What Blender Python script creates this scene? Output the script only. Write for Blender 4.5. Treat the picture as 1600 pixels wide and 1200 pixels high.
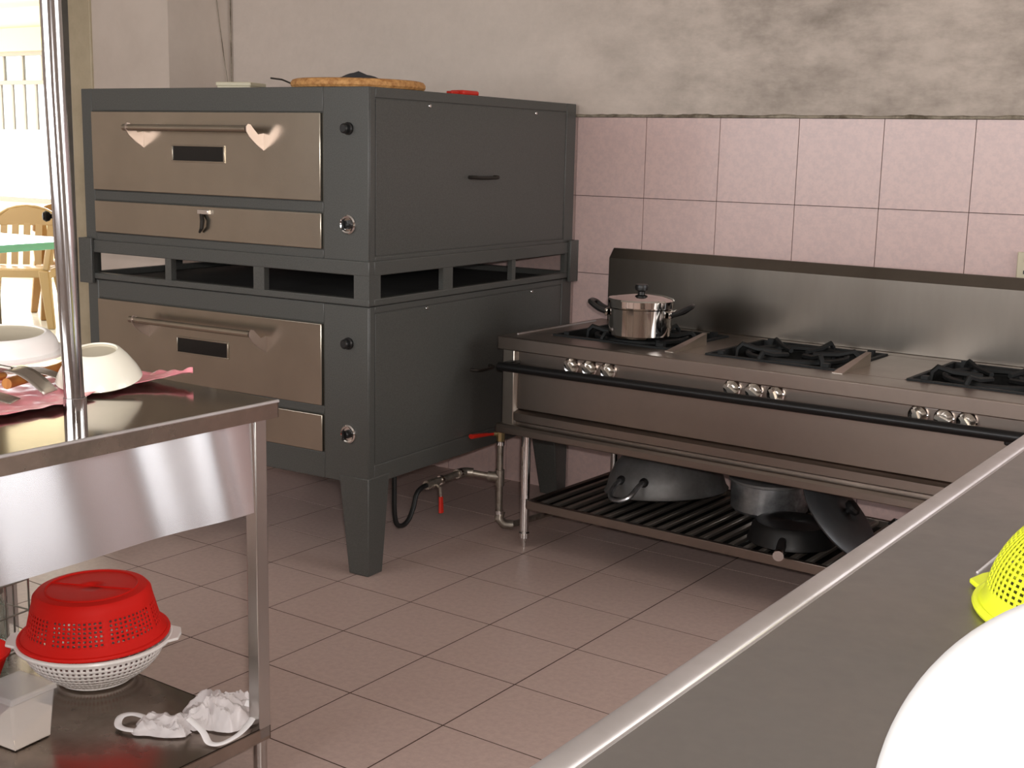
import bpy, bmesh, math, random
from mathutils import Vector, Matrix, noise
random.seed(7)
PI = math.pi
for o in list(bpy.data.objects): bpy.data.objects.remove(o)
scene = bpy.context.scene
COL = scene.collection

# ------------------------------------------------------------------ camera
EYE = Vector((0.0, 0.0, 1.363))
PITCH, ROLL, YAW, FPX = 0.1827, 0.0224, 0.5817, 1982.3
fw = Vector((-math.sin(YAW)*math.cos(PITCH), math.cos(YAW)*math.cos(PITCH), -math.sin(PITCH)))
rt = Vector((math.cos(YAW), math.sin(YAW), 0)); up = rt.cross(fw)
r2 = math.cos(ROLL)*rt + math.sin(ROLL)*up; u2 = -math.sin(ROLL)*rt + math.cos(ROLL)*up
cam = bpy.data.cameras.new('camera'); cam_o = bpy.data.objects.new('camera', cam); COL.objects.link(cam_o)
cam.sensor_width = 36.0; cam.lens = 36.0*FPX/1600.0; cam.clip_start = 0.05; cam.clip_end = 200
cam_o.matrix_world = Matrix(((r2.x, u2.x, -fw.x, EYE.x), (r2.y, u2.y, -fw.y, EYE.y), (r2.z, u2.z, -fw.z, EYE.z), (0, 0, 0, 1)))
scene.camera = cam_o

# ------------------------------------------------------------------ light
world = bpy.data.worlds.new('world'); scene.world = world; world.use_nodes = True
bg = world.node_tree.nodes['Background']; bg.inputs[0].default_value = (0.93, 0.97, 1.0, 1); bg.inputs[1].default_value = 2.6
vs = scene.view_settings
vs.view_transform = 'Standard'; vs.look = 'None'; vs.exposure = 0.0; vs.gamma = 1.0; vs.use_curve_mapping = False

def area(name, loc, direction, sx, sy, watts, col=(1, 1, 1)):
    l = bpy.data.lights.new(name, 'AREA'); l.shape = 'RECTANGLE'; l.size = sx; l.size_y = sy; l.energy = watts; l.color = col
    o = bpy.data.objects.new(name, l); COL.objects.link(o); o.location = loc
    o.rotation_euler = Vector(direction).to_track_quat('-Z', 'Y').to_euler(); return o
# daylight entering by the kitchen's windows (right wall and the wall behind the camera)
area('daylight_right_window_a', (1.98, 2.69, 1.70), (-1, 0, -0.12), 0.80, 1.35, 20, (0.98, 0.985, 1.0))
area('daylight_right_window_b', (1.98, 3.75, 1.70), (-1, 0, -0.12), 0.80, 1.35, 34, (0.98, 0.985, 1.0))
area('added_back_window_light', (0.875, 4.42, 2.03), (0, -1, -0.1), 0.80, 0.90, 8, (0.98, 0.985, 1.0))  # lamp of the added back-wall window, reflected in the table apron
area('daylight_rear_window', (-2.9, -1.68, 1.75), (0, 1, 0.0), 3.6, 1.25, 96, (0.98, 0.985, 1.0))
# daylight in the dining room
area('daylight_dining_window', (-10.6, 7.8, 1.5), (0.15, -1, -0.1), 4.2, 1.4, 170, (1, 1, 1))
area('daylight_dining_side', (-12.7, 5.8, 1.5), (1, 0, -0.1), 3.0, 1.4, 110, (1, 1, 1))
# the photographer's flash, just above and right of the lens
fl = bpy.data.lights.new('camera_flash', 'AREA'); fl.shape = 'RECTANGLE'; fl.size = 0.05; fl.size_y = 0.03; fl.energy = 40; fl.color = (1.0, 0.95, 0.91)
flo = bpy.data.objects.new('camera_flash', fl); COL.objects.link(flo)
flo.location = EYE + u2*0.06 + r2*0.04
flo.rotation_euler = fw.to_track_quat('-Z', 'Y').to_euler()

# ------------------------------------------------------------------ materials
def lin(c):
    return tuple((x/255/12.92 if x/255 <= 0.04045 else ((x/255+0.055)/1.055)**2.4) for x in c)
def mat(name, col, rough=0.5, metal=0.0, var=None, bump=None, stretch=(1, 1, 1), spec=0.5, trans=0.0, alpha=1.0,
        aniso=0.0, coat=0.0, rvar=0.0, sss=0.0, ior=1.45):
    """col sRGB 0-255; var=(scale, second colour, low, high) noise mix; bump=(scale,strength)"""
    m = bpy.data.materials.new(name); m.use_nodes = True
    nt = m.node_tree; b = nt.nodes['Principled BSDF']; L = nt.links.new
    b.inputs['Base Color'].default_value = (*lin(col), 1); b.inputs['Roughness'].default_value = rough
    b.inputs['Metallic'].default_value = metal; b.inputs['Specular IOR Level'].default_value = spec
    b.inputs['Transmission Weight'].default_value = trans; b.inputs['Alpha'].default_value = alpha
    b.inputs['IOR'].default_value = ior; b.inputs['Coat Weight'].default_value = coat
    if sss:
        b.inputs['Subsurface Weight'].default_value = sss; b.inputs['Subsurface Radius'].default_value = (0.01, 0.01, 0.01)
    tc = nt.nodes.new('ShaderNodeTexCoord'); mp = nt.nodes.new('ShaderNodeMapping'); mp.inputs['Scale'].default_value = stretch
    L(tc.outputs['Object'], mp.inputs['Vector'])
    if var:
        n = nt.nodes.new('ShaderNodeTexNoise'); n.inputs['Scale'].default_value = var[0]; n.inputs['Detail'].default_value = 5
        n.inputs['Roughness'].default_value = 0.65
        L(mp.outputs[0], n.inputs['Vector'])
        r = nt.nodes.new('ShaderNodeMapRange'); r.inputs[1].default_value = var[2]; r.inputs[2].default_value = var[3]
        L(n.outputs['Fac'], r.inputs[0])
        mx = nt.nodes.new('ShaderNodeMix'); mx.data_type = 'RGBA'
        mx.inputs['A'].default_value = (*lin(col), 1); mx.inputs['B'].default_value = (*lin(var[1]), 1)
        L(r.outputs[0], mx.inputs['Factor']); L(mx.outputs['Result'], b.inputs['Base Color'])
        if rvar:
            r2_ = nt.nodes.new('ShaderNodeMapRange'); r2_.inputs[1].default_value = 0.3; r2_.inputs[2].default_value = 0.7
            r2_.inputs[3].default_value = rough-rvar; r2_.inputs[4].default_value = rough+rvar
            L(n.outputs['Fac'], r2_.inputs[0]); L(r2_.outputs[0], b.inputs['Roughness'])
    if bump:
        n2 = nt.nodes.new('ShaderNodeTexNoise'); n2.inputs['Scale'].default_value = bump[0]; n2.inputs['Detail'].default_value = 3
        L(mp.outputs[0], n2.inputs['Vector'])
        bp = nt.nodes.new('ShaderNodeBump'); bp.inputs['Strength'].default_value = bump[1]; bp.inputs['Distance'].default_value = bump[2] if len(bump) > 2 else 0.002
        L(n2.outputs['Fac'], bp.inputs['Height']); L(bp.outputs[0], b.inputs['Normal'])
    if aniso:
        b.inputs['Anisotropic'].default_value = aniso
        t = nt.nodes.new('ShaderNodeTangent'); t.direction_type = 'UV_MAP'; t.uv_map = 'UVMap'
        L(t.outputs[0], b.inputs['Tangent'])
    return m
M = {}
M['plaster'] = mat('plaster', (188, 174, 163), 0.92, bump=(40, 0.15, 0.004))
def grime(m):
    nt = m.node_tree; L = nt.links.new; b = nt.nodes['Principled BSDF']; tc = nt.nodes.new('ShaderNodeTexCoord')
    def nz(scale, st, det, lo, hi):
        mp = nt.nodes.new('ShaderNodeMapping'); mp.inputs['Scale'].default_value = st; L(tc.outputs['Object'], mp.inputs[0])
        n = nt.nodes.new('ShaderNodeTexNoise'); n.inputs['Scale'].default_value = scale; n.inputs['Detail'].default_value = det; n.inputs['Roughness'].default_value = 0.7
        L(mp.outputs[0], n.inputs['Vector']); r = nt.nodes.new('ShaderNodeMapRange'); r.inputs[1].default_value = lo; r.inputs[2].default_value = hi; L(n.outputs['Fac'], r.inputs[0]); return r
    def mth(op, a, c):
        x = nt.nodes.new('ShaderNodeMath'); x.operation = op
        for i, q_ in enumerate((a, c)):
            if isinstance(q_, (int, float)): x.inputs[i].default_value = q_
            else: L(q_, x.inputs[i])
        return x.outputs[0]
    sep = nt.nodes.new('ShaderNodeSeparateXYZ'); L(tc.outputs['Object'], sep.inputs[0])
    mx = nt.nodes.new('ShaderNodeMapRange'); mx.inputs[1].default_value = -2.9; mx.inputs[2].default_value = -1.9; L(sep.outputs[0], mx.inputs[0])
    a1 = nz(1.1, (1, 1, 1.2), 6, 0.34, 0.66); a2 = nz(6.0, (0.6, 1, 1.4), 6, 0.38, 0.68); a3 = nz(22.0, (1, 1, 1), 4, 0.3, 0.75)
    f = mth('MULTIPLY', mth('ADD', mth('MULTIPLY', a1.outputs[0], 0.75), mth('MULTIPLY', a2.outputs[0], 0.45)), mth('ADD', mth('MULTIPLY', mx.outputs[0], 0.80), 0.12))
    f = mth('MINIMUM', mth('ADD', f, mth('MULTIPLY', a3.outputs[0], 0.10)), 1.0)
    mix = nt.nodes.new('ShaderNodeMix'); mix.data_type = 'RGBA'; mix.inputs['A'].default_value = (*lin((206, 192, 181)), 1); mix.inputs['B'].default_value = (*lin((124, 115, 105)), 1)
    L(f, mix.inputs['Factor']); L(mix.outputs['Result'], b.inputs['Base Color'])
grime(M['plaster'])
M['plaster_plain'] = mat('plaster_plain', (204, 190, 178), 0.9, var=(2.0, (192, 178, 166), 0.4, 0.7), bump=(40, 0.1, 0.004))
M['wall_tile'] = mat('wall_tile', (206, 178, 172), 0.28, var=(55, (196, 170, 166), 0.4, 0.6), spec=0.5)
M['floor_tile'] = mat('floor_tile', (192, 168, 159), 0.38, var=(60, (180, 156, 148), 0.35, 0.65), spec=0.5)
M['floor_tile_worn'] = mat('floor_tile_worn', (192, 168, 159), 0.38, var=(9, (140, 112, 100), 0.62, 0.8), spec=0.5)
M['grout'] = mat('grout', (70, 50, 42), 0.95)
M['mortar'] = mat('mortar', (150, 140, 124), 0.95, var=(12, (92, 82, 68), 0.4, 0.6), bump=(60, 0.6, 0.01))
M['ceiling'] = mat('ceiling_paint', (205, 202, 195), 0.95)
M['trim'] = mat('trim_paint', (186, 172, 146), 0.6, var=(6, (170, 156, 130), 0.4, 0.7))
M['oven'] = mat('oven_grey_paint', (78, 78, 75), 0.38, var=(260, (68, 68, 65), 0.4, 0.6), bump=(320, 0.12, 0.001), spec=0.5)
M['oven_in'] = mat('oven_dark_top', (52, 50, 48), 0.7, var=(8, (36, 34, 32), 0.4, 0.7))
M['door_steel'] = mat('oven_door_steel', (180, 172, 158), 0.27, 1.0, var=(2.5, (168, 160, 147), 0.35, 0.65))
M['steel'] = mat('brushed_steel', (186, 178, 168), 0.30, 1.0, var=(3, (172, 164, 154), 0.35, 0.65))
M['range_steel'] = mat('range_steel', (146, 134, 125), 0.34, 1.0, var=(2.2, (132, 120, 112), 0.35, 0.7), rvar=0.04)
M['splash_steel'] = mat('backsplash_steel', (124, 117, 109), 0.30, 1.0, var=(1.4, (112, 105, 97), 0.35, 0.7), stretch=(2.5, 1, 0.6))
M['apron_steel'] = mat('apron_steel', (236, 236, 240), 0.24, 1.0, aniso=1.0)
M['table_top'] = mat('polished_steel_top', (150, 140, 128), 0.10, 1.0, var=(7, (138, 128, 118), 0.4, 0.7), bump=(3, 0.06, 0.004))
M['table_leg'] = mat('table_leg_steel', (190, 186, 182), 0.26, 1.0)
M['shelf_steel'] = mat('shelf_steel', (172, 160, 150), 0.26, 1.0, var=(5, (128, 118, 108), 0.35, 0.7), rvar=0.06)
M['counter'] = mat('counter_steel', (168, 164, 161), 0.46, 1.0, var=(3.5, (152, 148, 145), 0.35, 0.7), bump=(8, 0.05, 0.002), rvar=0.06)
M['counter_rim'] = mat('counter_rim_steel', (214, 208, 208), 0.46, 0.9, var=(5, (196, 190, 188), 0.35, 0.7))
M['chrome'] = mat('chrome', (225, 222, 220), 0.08, 1.0)
M['bracket'] = mat('bracket_steel', (206, 192, 188), 0.34, 1.0)
M['pot_steel'] = mat('pot_steel', (210, 205, 200), 0.07, 1.0)
M['pole'] = mat('pole_steel', (200, 198, 200), 0.13, 1.0)
M['alum'] = mat('cast_aluminium', (196, 196, 198), 0.34, 0.9, var=(14, (118, 118, 120), 0.35, 0.7), rvar=0.06)
M['dark_alum'] = mat('darkened_aluminium', (142, 140, 139), 0.45, 0.7, var=(6, (104, 102, 100), 0.35, 0.7), rvar=0.06)
M['lid_alum'] = mat('grey_lid', (96, 98, 100), 0.42, 0.6, var=(8, (86, 87, 90), 0.35, 0.7))
M['iron'] = mat('cast_iron', (24, 25, 25), 0.6, 0.3, bump=(90, 0.3, 0.002))
M['black'] = mat('black_plastic', (22, 21, 21), 0.38)
M['black_pan'] = mat('black_pan', (26, 25, 25), 0.42, 0.2)
M['bar'] = mat('dark_towel_bar', (38, 37, 37), 0.35, 0.7)
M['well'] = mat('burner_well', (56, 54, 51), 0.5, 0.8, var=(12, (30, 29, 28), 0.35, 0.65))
M['slat'] = mat('shelf_slat', (186, 176, 166), 0.34, 0.9)
M['glass_dark'] = mat('oven_window', (14, 15, 15), 0.12)
M['galv'] = mat('galvanised_pipe', (178, 170, 160), 0.38, 0.85, var=(30, (140, 132, 122), 0.35, 0.65))
M['brass'] = mat('brass', (170, 150, 110), 0.35, 0.9)
M['redgrip'] = mat('red_vinyl', (196, 40, 26), 0.45)
M['hose'] = mat('black_hose', (18, 18, 18), 0.5)
M['wood'] = mat('tan_wood', (190, 130, 62), 0.55, var=(14, (160, 98, 40), 0.35, 0.7), stretch=(1, 6, 1))
M['wicker'] = mat('woven_tray', (200, 150, 92), 0.7, var=(60, (150, 100, 52), 0.35, 0.65), bump=(160, 0.5, 0.004))
M['darkcloth'] = mat('dark_cloth', (52, 52, 56), 0.9, bump=(40, 0.4, 0.004))
M['beige'] = mat('beige_plastic', (196, 186, 160), 0.45)
M['white_china'] = mat('cream_china', (244, 238, 222), 0.22, coat=0.3)
M['china_foot'] = mat('unglazed_base', (190, 180, 160), 0.6)
M['white_plastic'] = mat('white_plastic', (245, 240, 236), 0.32)
M['white_basin'] = mat('white_basin', (250, 250, 250), 0.35)
M['red_plastic'] = mat('red_plastic', (222, 26, 16), 0.62, spec=0.3)
M['yellow_plastic'] = mat('yellow_plastic', (230, 240, 50), 0.35)
M['pink_film'] = mat('pink_film', (238, 150, 160), 0.30, var=(22, (250, 216, 212), 0.5, 0.75), bump=(14, 0.3, 0.006))
M['clear_plastic'] = mat('cloudy_plastic', (220, 216, 216), 0.35, spec=0.5, alpha=0.36)
M['powder'] = mat('white_powder', (240, 226, 212), 0.95)
M['bag'] = mat('thin_white_bag', (240, 232, 232), 0.35, alpha=0.72)
M['bag_handle'] = mat('bag_handle', (246, 242, 242), 0.45)
M['glass'] = mat('clear_glass', (235, 245, 242), 0.03, trans=1.0, ior=1.3)
M['wire'] = mat('rack_wire', (170, 170, 165), 0.3, 1.0)
M['chair'] = mat('beige_chair_plastic', (172, 142, 98), 0.4)
M['chair_b'] = mat('tan_chair_plastic', (150, 112, 66), 0.4)
M['aqua'] = mat('aqua_glass', (120, 200, 180), 0.12, spec=0.6)
M['dining_floor'] = mat('dining_tile', (225, 222, 215), 0.2)
M['dining_grout'] = mat('dining_grout', (185, 178, 170), 0.9)
M['cream'] = mat('cream_paint', (240, 226, 190), 0.85)
M['yellow_paint'] = mat('yellow_paint', (250, 234, 165), 0.85)
M['white_paint'] = mat('white_paint', (240, 238, 232), 0.8)
M['winframe'] = mat('window_frame', (150, 140, 128), 0.5)
M['door_dark'] = mat('dark_door_paint', (84, 78, 70), 0.5, var=(6, (70, 64, 58), 0.4, 0.7))
M['hinge'] = mat('hinge_steel', (52, 48, 44), 0.5, 0.6)
M['pane'] = mat('window_pane', (240, 246, 246), 0.02, trans=1.0, ior=1.05)

# ------------------------------------------------------------------ mesh helpers
class MB:
    def __init__(s): s.v = []; s.f = []; s.mi = []
    def add(s, vs_, fs, mi=0):
        b = len(s.v); s.v += [tuple(v) for v in vs_]; s.f += [tuple(b+i for i in f) for f in fs]; s.mi += [mi]*len(fs); return s
    def box(s, x0, x1, y0, y1, z0, z1, mi=0):
        x0, x1 = min(x0, x1), max(x0, x1); y0, y1 = min(y0, y1), max(y0, y1); z0, z1 = min(z0, z1), max(z0, z1)
        return s.add([(x0, y0, z0), (x1, y0, z0), (x1, y1, z0), (x0, y1, z0), (x0, y0, z1), (x1, y0, z1), (x1, y1, z1), (x0, y1, z1)],
              [(0, 3, 2, 1), (4, 5, 6, 7), (0, 1, 5, 4), (1, 2, 6, 5), (2, 3, 7, 6), (3, 0, 4, 7)], mi)
    def hexa(s, p, mi=0):
        return s.add(p, [(0, 3, 2, 1), (4, 5, 6, 7), (0, 1, 5, 4), (1, 2, 6, 5), (2, 3, 7, 6), (3, 0, 4, 7)], mi)
    def tube(s, pts, r, n=10, caps=True, mi=0, flat=1.0, closed=False):
        P = [Vector(p) for p in pts]; k = len(P); rs = r if isinstance(r, (list, tuple)) else [r]*k
        nrm = None; rings = []
        for i in range(k):
            if closed: t = (P[(i+1) % k]-P[i-1]).normalized()
            elif i == 0: t = (P[1]-P[0]).normalized()
            elif i == k-1: t = (P[-1]-P[-2]).normalized()
            else: t = ((P[i+1]-P[i]).normalized()+(P[i]-P[i-1]).normalized()).normalized()
            if nrm is None:
                a = Vector((0, 0, 1)) if abs(t.z) < 0.9 else Vector((1, 0, 0)); nrm = (a-t*a.dot(t)).normalized()
            else:
                nrm = (nrm-t*nrm.dot(t)).normalized()
            bn = t.cross(nrm)
            rings.append([P[i]+(nrm*math.cos(2*PI*j/n)*flat+bn*math.sin(2*PI*j/n))*rs[i] for j in range(n)])
        vs_ = [v for R in rings for v in R]; fs = []
        for i in range(k if closed else k-1):
            for j in range(n):
                a = i*n+j; b = i*n+(j+1) % n; c = ((i+1) % k)*n+(j+1) % n; d = ((i+1) % k)*n+j; fs.append((a, b, c, d))
        if caps and not closed: fs += [tuple(range(n-1, -1, -1)), tuple((k-1)*n+j for j in range(n))]
        return s.add(vs_, fs, mi)
    def cyl(s, p0, p1, r, n=18, mi=0, r1=None): return s.tube([p0, p1], [r, r if r1 is None else r1], n, True, mi)
    def lathe(s, prof, n=40, c=(0, 0, 0), mi=0, hole=None, sx=1.0, sy=1.0):
        vs_ = []; fs = []; k = len(prof)
        for (r, z) in prof:
            for j in range(n):
                a = 2*PI*j/n; vs_.append((c[0]+r*math.cos(a)*sx, c[1]+r*math.sin(a)*sy, c[2]+z))
        for i in range(k-1):
            for j in range(n):
                if hole and hole(i, j): continue
                a = i*n+j; b = i*n+(j+1) % n; cc = (i+1)*n+(j+1) % n; d = (i+1)*n+j
                if prof[i][0] < 1e-6: fs.append((a, cc, d))
                elif prof[i+1][0] < 1e-6: fs.append((a, b, cc))
                else: fs.append((a, b, cc, d))
        return s.add(vs_, fs, mi)
    def prism(s, poly, axis, a0, a1, mi=0):
        def mk(p, a): return (a, p[0], p[1]) if axis == 'x' else ((p[0], a, p[1]) if axis == 'y' else (p[0], p[1], a))
        n = len(poly); vs_ = [mk(p, a0) for p in poly]+[mk(p, a1) for p in poly]
        fs = [tuple(range(n-1, -1, -1)), tuple(range(n, 2*n))]+[(i, (i+1) % n, n+(i+1) % n, n+i) for i in range(n)]
        return s.add(vs_, fs, mi)
    def grid(s, fn, nu, nv, mi=0):
        vs_ = [fn(i/(nu-1), j/(nv-1)) for j in range(nv) for i in range(nu)]
        fs = [(j*nu+i, j*nu+i+1, (j+1)*nu+i+1, (j+1)*nu+i) for j in range(nv-1) for i in range(nu-1)]
        return s.add(vs_, fs, mi)
    def xf(s, mtx): s.v = [tuple(mtx @ Vector(v)) for v in s.v]; return s
    def build(s, name, m, parent=None, loc=(0, 0, 0), rotz=0.0, smooth=True, ang=35, bevel=0.0, solid=0.0, sub=0, rot=None):
        me = bpy.data.meshes.new(name); me.from_pydata(s.v, [], s.f); me.update()
        ms = m if isinstance(m, (list, tuple)) else [m]
        for x in ms: me.materials.append(M[x] if isinstance(x, str) else x)
        if len(ms) > 1:
            for p_, i in zip(me.polygons, s.mi): p_.material_index = i
        bm = bmesh.new(); bm.from_mesh(me); bmesh.ops.recalc_face_normals(bm, faces=bm.faces); bm.to_mesh(me); bm.free()
        if smooth:
            me.shade_smooth(); me.set_sharp_from_angle(angle=math.radians(ang))
        o = bpy.data.objects.new(name, me); COL.objects.link(o); o.location = loc
        o.rotation_euler = rot if rot else (0, 0, rotz)
        if parent: o.parent = parent
        if solid:
            md = o.modifiers.new('thickness', 'SOLIDIFY'); md.thickness = solid; md.offset = 0
        if sub:
            md = o.modifiers.new('smooth', 'SUBSURF'); md.levels = sub; md.render_levels = sub
        if bevel:
            md = o.modifiers.new('edge', 'BEVEL'); md.width = bevel; md.segments = 2; md.limit_method = 'ANGLE'; md.angle_limit = math.radians(40)
        return o
def B(*a, **k): return MB().box(*a, **k)
def tag(o, label, cat, group=None):
    o['label'] = label; o['category'] = cat
    if group: o['group'] = group
    return o
def thing(name, label, cat, loc=(0, 0, 0), rotz=0.0, group=None, rot=None):
    o = bpy.data.objects.new(name, None); COL.objects.link(o); o.location = loc; o.rotation_euler = rot if rot else (0, 0, rotz)
    o.empty_display_size = 0.05
    return tag(o, label, cat, group)
def struct(o): o['kind'] = 'structure'; return o
def share(src, parent, loc, rotz=None, scale=None, label=None):
    o = src.copy(); COL.objects.link(o); o.parent = parent; o.location = loc
    if rotz is not None: o.rotation_euler = (0, 0, rotz)
    if scale is not None: o.scale = scale
    return o
def copy_tree(o, parent=None):
    c = o.copy(); COL.objects.link(c); c.parent = parent
    for ch in [x for x in bpy.data.objects if x.parent == o]: copy_tree(ch, c)
    return c
def smooth_path(pts, k=6):
    P = [Vector(p) for p in pts]; out = []
    for i in range(len(P)-1):
        p0, p1, p2, p3 = P[max(i-1, 0)], P[i], P[i+1], P[min(i+2, len(P)-1)]
        for j in range(k):
            t = j/k; out.append(0.5*((2*p1)+(p2-p0)*t+(2*p0-5*p1+4*p2-p3)*t*t+(3*p1-p0-3*p2+p3)*t*t*t))
    return out+[P[-1]]
def arc(c, r, a0, a1, n, f):   # f(cos, sin) -> Vector offset
    return [Vector(c)+f(r*math.cos(a0+(a1-a0)*i/(n-1)), r*math.sin(a0+(a1-a0)*i/(n-1))) for i in range(n)]

# ------------------------------------------------------------------ room shell
WY = 4.320            # plaster plane of the back wall
TP = 0.2989           # wall tile pitch
TX0, TZ0 = -2.259, 1.492
XR, YF, XL, ZC = 1.9, -1.6, -6.2, 2.85
YD = 3.946            # door wall
XC = -4.437           # inner corner

floor = struct(B(XL-0.1, XR+0.1, YF-0.1, WY+0.1, -0.12, -0.0009).build('floor', 'grout', smooth=False))
FT, FR, FO = 0.3, -0.0295, (-1.9786, 2.6065)
tile_mesh = B(0.0024, FT-0.0024, 0.0024, FT-0.0024, -0.012, 0.0)
proto = None; rest = MB(); cF, sF = math.cos(FR), math.sin(FR)
def in_view(x, y): return -4.6 < x < -0.2 and 1.0 < y < WY and not (x > -0.75 and y < 2.9)
for i in range(-18, 18):
    for j in range(-18, 8):
        lx, ly = i*FT, j*FT
        cx, cy = lx+FT/2, ly+FT/2
        wx, wy = FO[0]+cF*cx-sF*cy, FO[1]+sF*cx+cF*cy
        if not (XL-0.1 < wx < XR+0.1 and YF-0.1 < wy < WY-0.02): continue
        if wx < XC-0.05 and wy > YD-0.02: continue
        ox, oy = FO[0]+cF*lx-sF*ly, FO[1]+sF*lx+cF*ly
        if in_view(wx, wy):
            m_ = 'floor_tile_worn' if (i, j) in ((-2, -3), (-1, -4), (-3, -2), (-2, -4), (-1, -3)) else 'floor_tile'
            if proto is None:
                proto = tile_mesh.build('tile', 'floor_tile', floor, (ox, oy, 0), FR, smooth=False); t = proto
                proto_w = tile_mesh.build('tile', 'floor_tile_worn', floor, (0, 0, -0.5), FR, smooth=False); used_w = False
            if m_ == 'floor_tile_worn':
                if not used_w: t = proto_w; used_w = True
                else: t = share(proto_w, floor, (ox, oy, 0), FR)
            elif t is not proto or (ox, oy) != (proto.location.x, proto.location.y): t = share(proto, floor, (ox, oy, 0), FR)
            t.location = (ox, oy, 0)
        else:
            vs_ = [(ox+cF*a-sF*b, oy+sF*a+cF*b, c) for (a, b, c) in tile_mesh.v]; rest.add(vs_, tile_mesh.f)
far_t = rest.build('tile_field', 'floor_tile', floor, smooth=False); far_t['kind'] = 'stuff'

BW0, BW1, BZ0, BZ1 = 0.45, 1.30, 1.56, 2.50      # unseen window added to the back wall for bright bands in the table apron
wall_back = struct(MB().box(XC-0.1, BW0, WY, WY+0.2, 0, ZC).box(BW1, XR+0.2, WY, WY+0.2, 0, ZC).box(BW0, BW1, WY, WY+0.2, 0, BZ0).box(BW0, BW1, WY, WY+0.2, BZ1, ZC).build('wall_back', 'plaster', smooth=False))
pt = None
for i in range(-8, 15):
    for j in range(5):
        x0 = TX0+i*TP; x1 = x0+TP
        if x1 < XC+0.03 or x0 > XR-0.02: continue
        z1 = TZ0-j*TP
        if i >= -7 and x1 < XR:
            if pt is None:
                pt = B(0.0012, TP-0.0012, -0.008, 0.0, -TP+0.0012, -0.0012).build('tile', 'wall_tile', wall_back, (x0, WY, z1), smooth=False)
            else: share(pt, wall_back, (x0, WY-random.uniform(0, 0.0006), z1))
        else:
            a, b_ = max(x0, XC), min(x1, XR)
            B(a+0.001, b_-0.0012, WY-0.008, WY, z1-TP+0.0012, z1-0.0012).build('tile', 'wall_tile', wall_back, smooth=False)
B(XC, XR, WY-0.0035, WY-0.0005, 0.0, TZ0-0.001).build('grout_bed', 'grout', wall_back, smooth=False)
mt = MB()
random.seed(3)
def edge_fn(u, v):
    x = XC+(XR-XC)*u
    h = 0.012+0.005*noise.noise(Vector((x*9, 0, 0)))+0.003*noise.noise(Vector((x*31, 4, 0)))
    d = 0.011+0.003*noise.noise(Vector((x*13, 2, 0)))
    return [(x, WY+0.001, TZ0-0.001), (x, WY-d, TZ0+0.001), (x, WY-d*0.8, TZ0+h*0.6), (x, WY+0.001, TZ0+h)][round(v*3)]
mt.grid(edge_fn, 260, 4)
struct(mt.build('trim_1', 'mortar'))
# stub between the back wall and the doorway, and the wall with the doorway
struct(B(XC-0.2, XC, YD+0.14, WY, 0, ZC).build('wall_left', 'plaster_plain', smooth=False))
struct(B(-4.945, XC, YD, YD+0.14, 0, ZC).build('wall_doorway', 'plaster_plain', smooth=False))
struct(B(XL, -6.02, YD, YD+0.14, 0, ZC).build('wall_doorway_far', 'plaster_plain', smooth=False))
struct(B(-6.02, -4.945, YD, YD+0.14, 2.12, ZC).build('wall_doorway_top', 'plaster_plain', smooth=False))
struct(B(-5.098, -4.945, YD-0.012, YD+0.15, 0, 2.12).build('trim_2', 'trim', bevel=0.004))
struct(B(-6.02, -5.95, YD-0.012, YD+0.15, 0, 2.12).build('trim_3', 'trim', bevel=0.004))
struct(B(-5.95, -5.098, YD-0.012, YD+0.15, 2.05, 2.12).build('trim_4', 'trim', bevel=0.004))
# light moulding and dark conduit in the corner above the oven
struct(MB().tube([(XC+0.012, WY-0.012, 1.45), (XC+0.012, WY-0.012, ZC)], 0.003, 8).build('trim_5', 'mortar'))
wr = struct(MB().box(XR, XR+0.2, YF, 2.3, 0, ZC).box(XR, XR+0.2, 4.14, WY, 0, ZC).box(XR, XR+0.2, 2.3, 4.14, 0, 1.0).box(XR, XR+0.2, 2.3, 4.14, 2.42, ZC)
            .box(XR, XR+0.2, 3.08, 3.36, 1.0, 2.42).build('wall_right', 'plaster_plain', smooth=False))
struct(MB().box(XL, -4.8, YF-0.2, YF, 0, ZC).box(-1.0, XR+0.2, YF-0.2, YF, 0, ZC).box(-4.8, -1.0, YF-0.2, YF, 0, 1.1).box(-4.8, -1.0, YF-0.2, YF, 2.42, ZC)
       .build('wall_front', 'plaster_plain', smooth=False))
struct(B(XL-0.2, XL, YF-0.2, YD+0.14, 0, ZC).build('wall_side', 'plaster_plain', smooth=False))
struct(B(XL-0.2, XR+0.2, YF-0.2, WY+0.2, ZC, ZC+0.1).build('ceiling', 'ceiling', smooth=False))

def kitchen_window(name, axis, a0, a1, z0_, z1_, pos, n):
    f = MB(); bx_ = (lambda p0, p1, q0, q1: f.box(pos-0.03, pos+0.03, p0, p1, q0, q1)) if axis == 'y' else (lambda p0, p1, q0, q1: f.box(p0, p1, pos-0.03, pos+0.03, q0, q1))
    bx_(a0, a1, z0_, z0_+0.05); bx_(a0, a1, z1_-0.05, z1_); bx_(a0, a0+0.05, z0_+0.05, z1_-0.05); bx_(a1-0.05, a1, z0_+0.05, z1_-0.05)
    w = struct(f.build(name, 'winframe', smooth=False))
    st = (a1-a0-0.1)/n
    for k in range(1, n):
        m_ = MB(); c_ = a0+0.05+st*k
        (m_.box(pos-0.025, pos+0.025, c_-0.03, c_+0.03, z0_+0.05, z1_-0.05) if axis == 'y' else m_.box(c_-0.03, c_+0.03, pos-0.025, pos+0.025, z0_+0.05, z1_-0.05)).build('mullion', 'winframe', w, smooth=False)
    return w
kitchen_window('window_2', 'y', 2.3, 3.08, 1.0, 2.42, XR+0.035, 2)
kitchen_window('window_3', 'y', 3.36, 4.14, 1.0, 2.42, XR+0.035, 2)
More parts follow.
